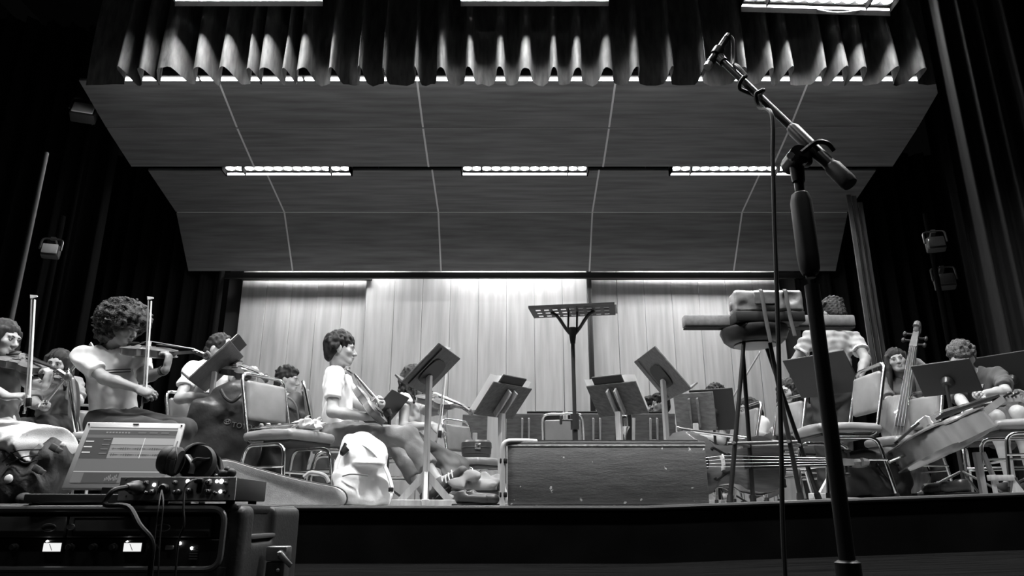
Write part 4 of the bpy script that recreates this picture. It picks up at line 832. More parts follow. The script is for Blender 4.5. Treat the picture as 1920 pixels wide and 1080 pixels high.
for sx in (-1, 1): MB().box((sx * (cw / 2 + .006), 0, chh * .55), (.012, .04, .05), bev=.004).done('latch', STEEL, t)

# ================================================================ bags and cloths on the stage
CAN = M('grey_canvas', .3, .85, var=.12, vs=30, bump=.15, bs=160)
t = thing('viola_case', 'long grey canvas instrument case lying along the stage lip at left', 'case', (P(520, 900, 4.5).x, 4.5, 0))
def CP(x, y): p = P(x, y, 4.42); return V((p.x, 4.42, max(p.z, .0)))
top = [(380, 868), (420, 862), (470, 876), (520, 890), (560, 900), (600, 908), (630, 914), (645, 924), (648, 938), (640, 951)]; bot = [(600, 951), (540, 950), (470, 951), (380, 951)]
ol = [CP(*q) for q in curve([(a, b, 0) for a, b in top], 3) for q in [(q.x, q.y)]] + [CP(*q) for q in bot]
def ring(pts, k): c = sum(pts, V()) / len(pts); return [c + (p - c) * k for p in pts]
mb = MB(); rings = []
for k, y in ((.955, -.0), (.985, .012), (1, .035), (1, .19), (.985, .215), (.955, .225)): rings.append([mb.bm.verts.new((p.x, p.y + y, max(p.z, .003))) for p in ring(ol, k)])
n = len(ol)
for a, b in zip(rings[:-1], rings[1:]):
    for i in range(n): mb.bm.faces.new((a[i], a[(i + 1) % n], b[(i + 1) % n], b[i]))
mb.bm.faces.new(rings[0][::-1]); mb.bm.faces.new(rings[-1]); mb.done('shell', CAN, t, True, 60)
m_ = len(curve([(a, b, 0) for a, b in top], 3)); MB().tube([V((p.x, 4.452, p.z + .001)) for p in ol[:m_]], .006, 6).done('zip_piping', M('piping_black', .03, .6), t, True)
hp_ = [CP(560, 893), CP(575, 884), CP(600, 890), CP(608, 903)]; MB().tube(curve([V((p.x, 4.53, p.z)) for p in hp_]), .012, 8).done('handle', M('handle_grey', .3, .6), t, True)
GB = M('gig_bag_nylon', .035, .4, var=.35, vs=9, bump=.5, bs=14)
def flatbag(name, label, cat, px, Y, wpx, ytop, depth, mat, lean, seed, base=0., rz=0.):
    c = G(px, Y); c.z += base; t = thing(name, label, cat, c); w_ = P(px + wpx / 2, 820, Y).x - P(px - wpx / 2, 820, Y).x; hh = P(px, ytop, Y).z - c.z
    rot = Matrix.Rotation(rz, 3, 'Z') @ Matrix.Rotation(lean, 3, 'Y'); o = V((0, 0, 0)); s = SDF(c + V((-w_, -.4, -.02)), c + V((w_, .4, hh + .12)), .0095)
    s.rbox(c + V((0, 0, hh * .42)), (w_ / 2, depth / 2, hh * .41), .05, rot, k=.03); s.ell(c + V((w_ * .08, 0, hh * .72)), (w_ * .4, depth * .45, hh * .28), rot, k=.06); s.wrinkle(.0035, (.12, .35), 6, seed, (1, .4, .35)); s.plane(c + V((0, 0, .004)), (0, 0, -1)); s.done('shell', mat, t)
    return t, w_, hh
t, w_, hh = flatbag('gig_bag', 'large black nylon gig bag with faded lettering standing behind the laptop', 'bag', 414, 5.12, 138, 712, .16, GB, R(3), 5)
LET = M('faded_print', .16, .7)
def text(s_, size, name, mat, parent, loc, rot, ext=.002):
    cu = bpy.data.curves.new(name, 'FONT'); cu.body = s_; cu.size = size; cu.extrude = ext; cu.align_x = 'LEFT'; cu.resolution_u = 3; o = bpy.data.objects.new(name, cu); link(o); dg = bpy.context.evaluated_depsgraph_get(); me = bpy.data.meshes.new_from_object(o.evaluated_get(dg)); bpy.data.objects.remove(o); me.materials.clear()
    me.transform(Matrix.Translation(V(loc)) @ rot.to_4x4()); return mesh_obj(name, me, mat, parent, False, 0)
from mathutils.bvhtree import BVHTree
bag_me = [o for o in kids(t) if o.name.startswith('shell')][0].data; bvh = BVHTree.FromPolygons([v.co[:] for v in bag_me.vertices], [p.vertices[:] for p in bag_me.polygons])
def onto_bag(o):            # lay printed lettering on the curved nylon
    for v in o.data.vertices:
        hit = bvh.ray_cast(V((v.co.x, -1, v.co.z)), V((0, 1, 0)))[0]
        if hit is not None: v.co.y = hit.y + (.003 if v.co.y > 0 else -.003)
    return o
tp = P(433, 797, 5.02) - t.location; onto_bag(text('TOYOTA', .05, 'lettering', LET, t, (tp.x, 0, tp.z - .01), Matrix.Rotation(R(9), 3, 'Y') @ Matrix.Rotation(R(90), 3, 'X'), .002))
lc = P(425, 790, 5.02) - t.location; lc.y = 0
def hoop(a_, b_, dz=0.): return [lc + V((a_ * math.cos(a), 0, dz + b_ * math.sin(a))) for a in [k * math.pi / 12 for k in range(25)]]
mb = MB(); mb.tube(hoop(.024, .016), .0026, 4, cap=False); mb.tube(hoop(.009, .015), .0026, 4, cap=False); mb.tube(hoop(.017, .006, .007), .0026, 4, cap=False); onto_bag(mb.done('emblem', LET, t))
MB().tube(curve([V((-.02, -.09, hh * .9)), V((.03, -.115, hh * .83)), V((.08, -.12, hh * .8)), V((.12, -.11, hh * .84)), V((.13, -.06, hh * .9))]), .012, 8).done('handle_loop', BLACK, t)
t, w_, hh = flatbag('gig_bag', 'black domed gig bag standing behind the empty chair at left', 'bag', 532, 5.35, 82, 733, .2, M('gig_bag_dull', .03, .6, var=.3, vs=9, bump=.4, bs=14), R(6), 9)
MB().tube(curve([V((-w_ * .3, -.11, hh * .9)), V((0, -.12, hh * .93)), V((w_ * .3, -.11, hh * .83)), V((w_ * .45, -.1, hh * .5))]), .007, 6).done('zip_piping', M('zip_grey', .12, .5), t)
# white backpack
WP = M('white_nylon', .82, .75, var=.06, vs=12, bump=.25, bs=30)
c = G(678, 4.62); t = thing('backpack', 'stuffed white backpack slumped on the stage floor beside the man in jeans', 'bag', c)
def BP(x, y, Y=4.62): return P(x, y, Y)
s = SDF(c + V((-.3, -.22, -.02)), c + V((.3, .25, .52)), .008)
s.cap(BP(672, 925), BP(678, 870), .15, .16, k=.04, n=(0, 1, 0), f=.8); s.cap(BP(660, 935), BP(700, 935), .11, k=.04); s.cap(BP(665, 840), BP(690, 850), .085, .1, k=.06, n=(0, 1, 0), f=.8); s.ell(BP(655, 905, 4.53), (.085, .07, .12), k=.02); s.ell(BP(712, 915, 4.58), (.06, .07, .09), k=.02)
s.ell(BP(690, 868, 4.5), (.11, .05, .035), k=.02); s.wrinkle(.005, (.07, .2), 6, 12); s.plane(c + V((0, 0, .003)), (0, 0, -1)); s.done('shell', WP, t)
for pts in ([(655, 828, 4.6), (690, 838, 4.52), (718, 868, 4.5), (733, 905, 4.52), (735, 925, 4.52)], [(640, 850, 4.58), (632, 880, 4.56), (634, 905, 4.56)]): MB().tube(curve([BP(*q) for q in pts]), .02, 8, flat=(.4, 1)).done('strap', WP, t, True)
MB().tube(curve([BP(648, 832, 4.52), BP(640, 850, 4.5), BP(652, 840, 4.5)]), .018, 8, flat=(.5, 1)).done('dark_opening', BLACK, t, True)
for q in ((628, 925, 4.52), (733, 918, 4.51)): MB().box(BP(*q), (.03, .02, .025), bev=.004).done('buckle', PLASTIC, t, True)
MB().tube(curve([BP(642, 893, 4.455), BP(660, 889, 4.45), BP(690, 892, 4.46)]), .004, 6).done('zip', M('zip_grey', .12, .5), t, True)
# black backpack at the left edge
c = G(55, 4.5); t = thing('backpack', 'black backpack with crossed cords and plastic buckles at the lower left edge', 'bag', c); BKP = M('black_cordura', .03, .75, var=.3, vs=20, bump=.3, bs=60)
s = SDF(c + V((-.36, -.25, -.02)), c + V((.36, .3, .46)), .0095); s.rbox(P(52, 890, 4.5), (.21, .13, .17), .07, Matrix.Rotation(R(-14), 3, 'Y')); s.ell(P(95, 858, 4.46), (.12, .12, .1), k=.05); s.ell(P(30, 905, 4.36), (.16, .06, .09), k=.04); s.wrinkle(.005, (.06, .18), 6, 30); s.plane(c + V((0, 0, .004)), (0, 0, -1)); s.done('shell', BKP, t)
s = SDF(P(40, 870, 4.36) - V((.25, .12, .12)), P(40, 870, 4.36) + V((.25, .12, .12)), .009); s.cap(P(15, 868, 4.4), P(70, 848, 4.38), .06, .05, n=(0, 1, .3), f=.6); s.wrinkle(.003, (.04, .1), 5, 3).done('mesh_pocket', M('pocket_mesh', .2, .8, var=.2, vs=40), t)
for pts in ([(4, 866, 4.3), (30, 846, 4.29), (78, 843, 4.3)], [(12, 872, 4.3), (40, 858, 4.285), (72, 853, 4.3)], [(20, 848, 4.3), (45, 868, 4.285), (70, 862, 4.29)]): MB().tube(curve([P(*q) for q in pts]), .004, 6).done('cord', BLACK, t, True)
for q in ((102, 840, 4.33), (70, 880, 4.31)): mb = MB(); mb.box(P(*q), (.055, .02, .04), Matrix.Rotation(.5, 3, 'Y'), bev=.006); mb.box(P(q[0] + 9, q[1] + 5, q[2]), (.03, .024, .03), Matrix.Rotation(.5, 3, 'Y'), bev=.004); mb.done('buckle', M('buckle_grey', .07, .35), t, True)
for q, r_ in (((118, 834, 4.36), .018), ((16, 898, 4.275), .026)): MB().ball(P(*q), (r_, .008, r_)).done('badge', M('badge_pale', .6, .4), t, True)
# black tote beside the cello pegs
c = G(1656, 4.78); t = thing('tote_bag', 'black tote bag with a flap on the stage floor behind the cello pegs', 'bag', c); TB = M('tote_nylon', .03, .6, var=.3, vs=10, bump=.4, bs=22)
w_ = P(1716, 880, 4.9).x - P(1592, 880, 4.9).x; s = SDF(c + V((-w_ * .62, -.1, -.02)), c + V((w_ * .62, .4, .42)), .009); s.rbox(c + V((0, .16, .15)), (w_ / 2, .1, .15), .03); s.rbox(c + V((0, .145, .25)), (w_ / 2 - .01, .105, .045), .03); s.wrinkle(.005, (.08, .22), 6, 40); s.plane(c + V((0, 0, .004)), (0, 0, -1)); s.done('shell', TB, t)
MB().tube(curve([c + V((-.2, .05, .22)), c + V((-.1, .035, .2)), c + V((0, .04, .24)), c + V((.1, .035, .2)), c + V((.19, .04, .22))]), .007, 6).done('flap_edge', BLACK, t, True)
MB().tube(curve([c + V((-.05, .06, .28)), c + V((0, .04, .16)), c + V((.04, .04, .1)), c + V((.06, .045, .03))]), .01, 6, flat=(.5, 1)).done('strap', BLACK, t, True); MB().cyl(c + V((-.09, .05, .2)), c + V((-.09, .02, .2)), .014).done('snap', BLKMET, t, True)
# sweater on a low box beside the podium
c = G(893, 5.0); t = thing('wooden_box', 'low wooden box left of the podium under the grey sweater', 'box', c)
MB().box((0, .0, .085), (.3, .22, .025), bev=.004).done('top', BROWNWOOD, t)
for x in (-.11, .1): MB().box((x, 0, .036), (.05, .2, .073), bev=.003, seg=1).done('side', PALEWOOD, t)
t = thing('sweater', 'crumpled grey sweater thrown over the low box left of the podium', 'clothing', c + V((0, 0, .0975)))
s = SDF(c + V((-.25, -.2, .03)), c + V((.25, .2, .3)), .008); s.ell(c + V((0, 0, .13)), (.15, .13, .045)).cap(c + V((-.12, -.08, .13)), c + V((.02, -.12, .15)), .04, k=.03).cap(c + V((0, -.06, .17)), c + V((.12, -.02, .15)), .04, .05, k=.03).ell(c + V((.09, -.12, .12)), (.07, .05, .06), k=.03); s.wrinkle(.009, (.05, .12), 6, 22); s.plane(c + V((0, 0, .1)), (0, 0, -1)); s.done('cloth', cloth('sweater', .25), t)
for i, (px, lb) in enumerate(((868, 'left one of a pair of black shoes beside the low box'), (884, 'right one of a pair of black shoes beside the low box'))):
    c = G(px, 4.62); t = thing('shoe', lb, 'shoe', c, 0, 'black shoes by the stage lip'); s = SDF(c + V((-.1, -.12, -.01)), c + V((.22, .1, .14)), .008); s.cap(c + V((0, 0, .045)), c + V((.14, -.03, .04)), .042, .036, k=.02, n=(0, 0, 1), f=.9).cap(c + V((-.0, 0, .05)), c + V((-.01, 0, .09)), .04, .036, k=.02, fb=True); s.plane(c + V((0, 0, .012)), (0, 0, -1)); s.done('upper', M('shoe_leather', .03, .35), t); MB().box((.06, -.012, .007), (.24, .085, .013), bev=.005).done('sole', RUBBER, t)
# on the empty chairs
c = CH['c1'].location + V((0, 0, .478)); t = thing('folding_stand', 'folded chrome music stand lying on the empty chair at left', 'music stand', c + V((-.05, -.05, .006)), R(-25))
for i in range(6): MB().cyl((-.2 + .01 * i, -.05 + .02 * i, .012 + .008 * (i % 3)), (.16 + .012 * (i % 2), -.055 + .022 * i, .014 + .008 * ((i + 1) % 3)), .0065, seg=8).done('rod', CHROME, t)
for x in (-.17, -.11, -.06, .1): MB().lathe([(.01, 0), (.016, .006), (.016, .02), (.01, .026)], (x, .0 + .05 * (x > -.1), .022), seg=12).done('knob', STEEL, t)
t = thing('cloth', 'crumpled pale cloth on the front of the empty chair seat at left', 'cloth', c + V((.13, -.06, .0))); w0 = t.location
s = SDF(w0 + V((-.12, -.12, -.03)), w0 + V((.14, .12, .13)), .008); s.ell(w0 + V((0, 0, .025)), (.075, .065, .03)).cap(w0 + V((-.04, 0, .03)), w0 + V((.05, .02, .05)), .02, k=.02); s.wrinkle(.008, (.03, .08), 6, 5); s.plane(w0 + V((0, 0, .003)), (0, 0, -1)); s.done('fold', cloth('pale_rag', .6), t)
t = thing('book', 'flat pale book on the seat of the empty chair at left', 'book', c + V((.06, .09, 0.004)), R(10)); MB().box((0, 0, .012), (.2, .14, .022), bev=.003).done('cover', M('book_grey', .35, .6), t)
c = CH['c6'].location + V((0, 0, .478)); t = thing('round_case', 'round dark case with a shiny latch on the chair left of the podium', 'case', c + V((0, 0, .003)))
MB().lathe([(.0, 0), (.13, .0), (.14, .015), (.14, .03), (.145, .035), (.15, .11), (.148, .145), (.13, .165), (.0, .172)], seg=32).done('body', M('case_dark', .05, .3), t)
MB().lathe([(.149, .09), (.154, .092), (.154, .1), (.149, .102)], seg=32).done('rim', M('rim_steel', .3, .3, 1), t); MB().box((.02, -.15, .1), (.06, .02, .06), bev=.006).done('latch', CHROME, t)
t = thing('trumpet', 'bright brass instrument standing between the right stand post and the low desk', 'brass instrument', (P(1172, 806, 7.9).x, 7.9, 0))
TR = M('silver_plate', .8, .2, 1); zc_ = P(1172, 800, 7.9).z
MB().tube(bend([(-.03, 0, zc_ - .05), (-.03, 0, zc_ + .12), (.03, 0, zc_ + .12), (.03, 0, zc_ - .02), (-.03, 0, zc_ - .02)], .03), .008, 8).done('tubing', TR, t); MB().lathe([(.006, .12), (.008, .2), (.014, .28), (.04, .35), (.06, .37), (.058, .37), (.012, .29)], (0, .02, zc_ - .25 - .12)).done('bell', TR, t)
for x in (-.012, .0, .012): MB().cyl((x, -.02, zc_ + .0), (x, -.02, zc_ + .09), .006, seg=8).done('valve', TR, t)
MB().cyl((0, .02, 0), (0, .02, zc_ - .2), .008, seg=8).done('stand_peg', BLKMET, t); MB().lathe([(.09, 0), (.09, .012), (.01, .02)], (0, .02, 0), seg=16).done('stand_base', BLKMET, t)
MB().box((.075, .05, zc_ / 2 + .05), (.03, .02, zc_ + .1), Matrix.Rotation(R(4), 3, 'Y')).done('wooden_slat', PALEWOOD, t)
# clutter under the chairs at right
t = thing('saddle_stand', 'pale wooden stand foot under the tipped cello at right', 'stand', (P(1840, 900, 4.8).x, 4.8, fl(3)))
zt_ = P(1838, 848, 4.8).z - fl(3); MB().box((0, 0, zt_ / 2), (.036, .036, zt_), bev=.003).done('post', PALEWOOD, t); MB().box((.08, .02, zt_ * .62), (.025, .025, zt_ * .8), Matrix.Rotation(R(-14), 3, 'Y'), bev=.003).done('strut', PALEWOOD, t)
t = thing('saddle_stand', 'low pale wooden trestle under the chair at the right edge', 'stand', (P(1878, 905, 4.72).x, 4.72, fl(3)))
zt_ = P(1878, 896, 4.72).z - fl(3); MB().box((0, 0, zt_), (.15, .04, .035), bev=.003).done('bar', PALEWOOD, t); MB().prism([(.05, -.015, 0), (.13, -.015, 0), (.07, -.015, zt_)], (0, .03, 0)).done('gusset', PALEWOOD, t, smooth=0); MB().box((-.05, 0, zt_ / 2), (.02, .02, zt_)).done('leg', PALEWOOD, t)
for i, (px, Y, lb) in enumerate(((1760, 5.0, 'dark shoe under the tipped cello, nearer the black tote'), (1795, 4.7, 'dark shoe under the tipped cello, nearer the pale stand foot'))):
    c = G(px, Y); t = thing('shoe', lb, 'shoe', c, 0, 'dark shoes under the tipped cello'); s = SDF(c + V((-.2, -.12, -.01)), c + V((.12, .1, .14)), .009); s.cap(c + V((0, 0, .045)), c + V((-.13, -.04, .04)), .042, .036, k=.02).cap(c + V((0, 0, .05)), c + V((0, 0, .09)), .04, .036, k=.02, fb=True); s.plane(c + V((0, 0, .012)), (0, 0, -1)); s.done('upper', M('shoe_leather', .03, .35), t); MB().box((-.055, -.016, .007), (.23, .085, .013), bev=.005).done('sole', RUBBER, t)
# ================================================================ recording gear in the left foreground
CY = 1.86; cr = P(442, 1000, CY).x; cw = .72; cl_ = cr - cw; ctop = P(300, 944, CY).z; cb = -.31; ch = ctop - cb
CASE = M('case_polyethylene', .022, .5, var=.2, vs=40, bump=.1, bs=120)
t = thing('rack_case', 'black moulded equipment rack case in the left foreground holding lit audio units', 'case', (cr - cw / 2, CY, cb)); X0 = -cw / 2
zo0, zo1 = P(300, 1068, CY).z - cb, ch - .012; xo0, xo1 = -cw / 2 + .035, cw / 2 - .03
D = .5
mb = MB(); mb.box((0, D / 2 + .02, .035), (cw, D, .07), bev=.015); mb.done('bottom', CASE, t)
MB().box((0, .03, zo0 / 2 + .03), (cw - .04, .03, zo0 - .05), bev=.004).done('kick_panel', CASE, t)
MB().box((0, D / 2 + .02, ch - .0125), (cw - .01, D, .025), bev=.01).done('lid', CASE, t)
for sx in (-1, 1): 
    sb = SDF((sx * (cw / 2 - .02) - .06, -.02, .0), (sx * (cw / 2 - .02) + .06, D + .06, ch + .03), .007); sb.rbox((sx * (cw / 2 - .018), D / 2 + .02, ch / 2), (.028, D / 2, ch / 2 - .004), .02)
    sb.rbox((sx * (cw / 2 + .02), D * .36, ch * .86), (.03, .085, .055), .015, k=.008, sub=True); sb.done('side', CASE, t, world=False)
    hb = MB().box((sx * (cw / 2 - .004), D * .36, ch * .72), (.03, .2, .012), bev=.004); hb.done('handle_lip', M('lip_grey', .06, .45), t)
MB().box((0, D + .02, ch / 2), (cw - .05, .02, ch - .04)).done('rear_panel', CASE, t)
pts = bend([(xo0, -.002, zo0), (xo1, -.002, zo0), (xo1, -.002, zo1), (xo0, -.002, zo1), (xo0, -.002, zo0 + .001)], .035, 6); MB().tube(pts, .0075, 8).done('rim', M('rim_grey', .2, .3, .6), t)
# units
PAN = M('unit_panel', .08, .5, var=.1, vs=30); zc = lambda y: P(300, y, CY + .02).z - cb; xc = lambda x: P(x, 1000, CY + .02).x - (cr - cw / 2)
u1 = thing('drawer_unit', 'rack drawer unit with three dark plates in the equipment case', 'audio unit', (cr - cw / 2, CY + .02, cb))
z1, z2 = zc(1009), zc(967); MB().box((0, .1, (z1 + z2) / 2), (xo1 - xo0 - .02, .16, z2 - z1 - .001)).done('chassis', BLACK, u1)
for a, b in ((-30, 118), (122, 271), (275, 392)):
    MB().box(((xc(a) + xc(b)) / 2, .012, (z1 + z2) / 2), (xc(b) - xc(a) - .001, .012, z2 - z1 - .003), bev=.002, seg=1).done('plate', PAN, u1)
MB().tube([(xc(x), .004, zc(y)) for x, y in bend([(133, 971, 0), (262, 971, 0), (262, 1005, 0), (133, 1005, 0), (133, 972, 0)], 3) for x, y in [(x, y)]] if False else [(xc(p.x), .005, zc(p.y)) for p in bend([(133, 971, 0), (262, 971, 0), (262, 1005, 0), (133, 1005, 0), (133, 972, 0)], 4)], .0012, 5).done('groove', BLACK, u1)
for x in (88, 303): MB().tube([(xc(x) + .017 * math.cos(a), .003, zc(989) + .008 * math.sin(a)) for a in [k * math.pi / 10 for k in range(21)]], .0016, 5, cap=False).done('oval_badge', M('badge_ring', .2, .4), u1)
MB().lathe([(.0, .014), (.006, .013), (.0075, .006), (.0075, 0)][::-1], (xc(131), .004, zc(988)), Matrix.Rotation(R(90), 3, 'X'), seg=16).done('lock_knob', M('pale_knob', .7, .4), u1)
for x in (385, -20):
    for y in (977, 1004): MB().ball((xc(x), .003, zc(y)), (.004, .003, .004), sub=1).done('rack_screw', BLKMET, u1)
u2 = thing('preamp', 'lower rack unit with two glowing meters in the equipment case', 'audio unit', (cr - cw / 2, CY + .02, cb))
z1, z2 = zc(1064), zc(1011); MB().box((0, .1, (z1 + z2) / 2), (xo1 - xo0 - .02, .18, z2 - z1 - .001), bev=.002, seg=1).done('chassis', M('unit_black', .015, .45), u2)
LEDM = EM('led', 5.); MET = EM('meter_glow', .9)
for x in (102, 252):
    m_ = MB().box((xc(x), .006, zc(1026)), (xc(118) - xc(86) + .006, .008, .026), bev=.002, seg=1).done('meter_frame', BLKMET, u2); MB().box((xc(x), .001, zc(1026)), (xc(118) - xc(86), .004, .0195)).done('meter_face', MET, m_); MB().cyl((xc(x) + .002, -.002, zc(1032)), (xc(x) - .006, -.002, zc(1020)), .0007, seg=5).done('needle', BLACK, m_)
for x, y in ((89, 1016), (239, 1017), (338, 1019), (361, 1028)): MB().ball((xc(x), .006, zc(y)), .0042, sub=1).done('led', LEDM, u2)
for x in (30, 135, 178, 215, 290): MB().lathe([(.011, 0), (.011, .004), (.008, .006), (.0075, .014), (.006, .016), (0, .016)], (xc(x), .008, zc(1026)), Matrix.Rotation(R(90), 3, 'X'), seg=18).done('knob', PLASTIC, u2)
MB().box((xc(320), .004, zc(1027)), (.02, .006, .01), bev=.002).done('switch', STEEL, u2)
for i in range(7): MB().box((xc(366) + .0, .006, zc(1018 + 5 * i)), (.02, .004, .0025)).done('vent_slot', M('slot_grey', .1, .5), u2)
# latch block at the right of the case
t2 = thing('connector_box', 'small metal box with a turn key beside the equipment case on the dark floor', 'latch', (P(522, 1045, 2.05).x, 2.05, -.31))
z_ = P(522, 1030, 2.05).z + .31; MB().box((0, 0, z_ - .01), (.055, .05, .036), bev=.004).done('housing', STEEL, t2); MB().box((.0, .0, (z_ - .03) / 2), (.05, .045, z_ - .03), bev=.004).done('pedestal', PLASTIC, t2)
MB().tube([(.012, -.03, z_ - .012), (.03, -.04, z_ - .024), (.048, -.045, z_ - .038)], [.008, .006, .005], 8, flat=(1.4, .6)).done('turn_key', STEEL, t2); MB().ball((.012, -.03, z_ - .01), .009, sub=1).done('pivot', CHROME, t2); MB().ball((.012, -.035, z_ - .05), .0055, sub=1).done('screw', CHROME, t2)
# audio interface on the case
IY = CY - .0; ix0, ix1 = P(224, 915, IY).x, P(441, 915, IY).x; iz = P(330, 895, IY).z - ctop; iw = ix1 - ix0
t = thing('audio_interface', 'flat metal audio interface with knobs and lit lamps on the rack case', 'audio unit', ((ix0 + ix1) / 2, IY, ctop)); FACE = M('brushed_face', .3, .45, .1, var=.12, vs=6, st=(1, 20, 20)); ih = iz - .008
MB().box((0, .12, .008 + ih / 2), (iw, .23, ih), bev=.003).done('chassis', M('interface_case', .035, .45, .3), t); MB().box((0, .002, .008 + ih / 2), (iw + .002, .006, ih + .002), bev=.001, seg=1).done('front_plate', FACE, t)
for sx in (-1, 1):
    for y in (.04, .2): MB().cyl((sx * iw * .42, y, 0), (sx * iw * .42, y, .009), .011).done('foot', RUBBER, t)
RX = Matrix.Rotation(R(90), 3, 'X')
def ip(x, y): p = P(x, y, IY); return V((p.x - (ix0 + ix1) / 2, -.001, p.z - ctop))
for x, y, r_ in ((277, 905, .0055), (277, 924, .006), (287, 923, .008), (330, 905, .006), (330, 923, .006), (337, 922, .0075), (356, 921, .0085), (393, 905, .0085), (392, 922, .008), (405, 924, .005), (424.5, 906, .005), (423, 922, .005)):
    kb = MB().lathe([(r_, 0), (r_, .004), (r_ * .8, .006), (r_ * .75, .013), (r_ * .6, .0145), (0, .0145)], ip(x, y), RX, seg=16).done('knob', M('knob_grey', .09, .3, .5), t); MB().box(ip(x, y) + V((0, -.0146, r_ * .3)), (.0014, .002, r_ * .7)).done('pointer', M('pointer_white', .8, .4), kb)
for x, y, r_ in ((289.5, 909, .0045), (352.5, 902.5, .005), (407, 902.5, .0042), (415.6, 902.5, .0058), (413.7, 921.5, .0045)): MB().ball(ip(x, y), (r_, .003, r_), sub=2).done('lamp', LEDM, t)
MB().box(ip(374, 914) + V((0, 0, 0)), (.013, .004, .026), bev=.002, seg=1).done('combo_jack', BLACK, t); MB().box(ip(297, 914), (.0012, .003, .03)).done('divider_line', BLACK, t)
for x, y in ((430, 899), (430, 929), (237, 930), (237, 899)): MB().ball(ip(x, y), (.0022, .002, .0022), sub=1).done('panel_screw', BLKMET, t)
pl_ = ip(262, 915); pc = thing('cable', 'black cable with a round connector plugged into the left of the audio interface', 'cable', V(t.location) + pl_)
MB().lathe([(.017, 0), (.018, .01), (.016, .03), (.011, .036), (.01, .055), (.006, .06)], (0, -.003, 0), RX, seg=18).done('connector', PLASTIC, pc)
b0 = V(pc.location); MB().tube(curve([(0, -.06, 0), (-.02, -.085, -.01), (-.03, -.09, -.04), P(240, 950, 1.76) - b0, P(262, 985, 1.74) - b0, P(285, 1015, 1.75) - b0, P(283, 1060, 1.77) - b0, P(276, 1120, 1.8) - b0]), .006, 8).done('cord', RUBBER, pc)
pl_ = ip(310.6, 917); pc = thing('cable', 'thin black twin cable with a round black plug in the middle of the audio interface', 'cable', V(t.location) + pl_); b0 = V(pc.location)
MB().lathe([(.0125, 0), (.0125, .012), (.009, .016), (0, .016)], (0, -.003, 0), RX, seg=18).done('plug', PLASTIC, pc)
for o_ in ((298, 945, 290, 1010), (306, 945, 300, 1010)): MB().tube(curve([(0, -.019, -.002), P(o_[0], o_[1], 1.8) - b0, P(o_[2], o_[3], 1.79) - b0, P(o_[2] - 4, 1090, 1.8) - b0]), .0018, 6).done('cord', RUBBER, pc)
pl_ = ip(352, 905); pc = thing('cable', 'black cable looping down from the lit lamp of the audio interface', 'cable', V(t.location) + ip(376, 902)); b0 = V(pc.location)
MB().box((0, -.008, 0), (.022, .014, .012), bev=.004).done('plug', PLASTIC, pc); MB().tube(curve([(-.006, -.012, .003), P(358, 902, 1.8) - b0, P(347, 915, 1.79) - b0, P(344, 950, 1.78) - b0, P(345, 985, 1.78) - b0, P(335, 1015, 1.79) - b0, P(328, 1085, 1.8) - b0]), .0025, 7).done('cord', RUBBER, pc)
# headphones lying on the interface
ht = ctop + iz + .002
c = P(352, 892, 1.96); t = thing('headphones', 'black closed headphones lying on the audio interface in front of the laptop', 'headphones', (c.x, 1.96, ht)); w0 = V(t.location)
SOFT = M('pad_black', .014, .6); 
cup = P(322, 864, 1.93) - w0; s = MB(); rr = Matrix.Rotation(R(78), 3, 'Y') @ Matrix.Identity(3)
s.lathe([(.0, -.026), (.03, -.026), (.036, -.016), (.036, -.004), (.033, 0), (.037, .004), (.038, .014), (.03, .022), (0, .022)], cup, Matrix.Rotation(R(100), 3, 'Y'), seg=26).done('ear_cup', SOFT, t)
cup2 = P(398, 885, 2.03) - w0; MB().lathe([(.0, -.02), (.026, -.02), (.032, -.012), (.032, 0), (.034, .004), (.033, .013), (.026, .019), (0, .019)], V((cup2.x, cup2.y, .034)), Matrix.Rotation(R(70), 3, 'Y'), seg=26).done('ear_cup', SOFT, t)
bp = [P(330, 868, 1.95), P(345, 846, 1.96), P(362, 836, 1.98), P(384, 838, 2.0), P(402, 856, 2.02), P(405, 880, 2.03)]; MB().tube(curve([p - w0 for p in bp]), .0125, 10, flat=(.45, 1.5)).done('headband', SOFT, t)
MB().tube(curve([P(356, 878, 1.945) - w0, P(366, 862, 1.945) - w0, P(385, 862, 1.96) - w0, P(400, 858, 2.0) - w0]), .006, 8, flat=(.5, 1.6)).done('yoke', M('yoke_grey', .05, .35), t); MB().tube(curve([P(352, 853, 1.95) - w0, P(362, 870, 1.94) - w0, P(358, 888, 1.94) - w0]), .006, 8, flat=(.5, 1.6)).done('yoke', M('yoke_grey', .05, .35), t)
MB().lathe([(0, 0), (.045, .004), (.05, .02), (.045, .036), (.0, .04)], P(376, 872, 2.0) - w0, Matrix.Rotation(R(80), 3, 'X'), seg=26).done('ear_pad', SOFT, t)
MB().box(P(323, 861, 1.87) - w0, (.016, .003, .003)).done('badge', STEEL, t)
MB().tube(curve([P(326, 882, 1.87) - w0, P(332, 855, 1.87) - w0, P(330, 838, 1.9) - w0, P(333, 828, 1.93) - w0]), .002, 6).done('cord', RUBBER, t)
t3 = thing('adapter', 'small black clip lying on the right end of the audio interface', 'gadget', (P(422, 890, 1.97).x, 1.97, ht)); s = MB(); s.ball((0, 0, .012), (.018, .014, .012)); s.ball((.016, 0, .014), (.013, .013, .013)); s.ball((.004, 0, .022), (.009, .009, .009)); s.done('body', SOFT, t3); MB().box((-.018, -.012, .008), (.01, .006, .006), bev=.002).done('contact', STEEL, t3)
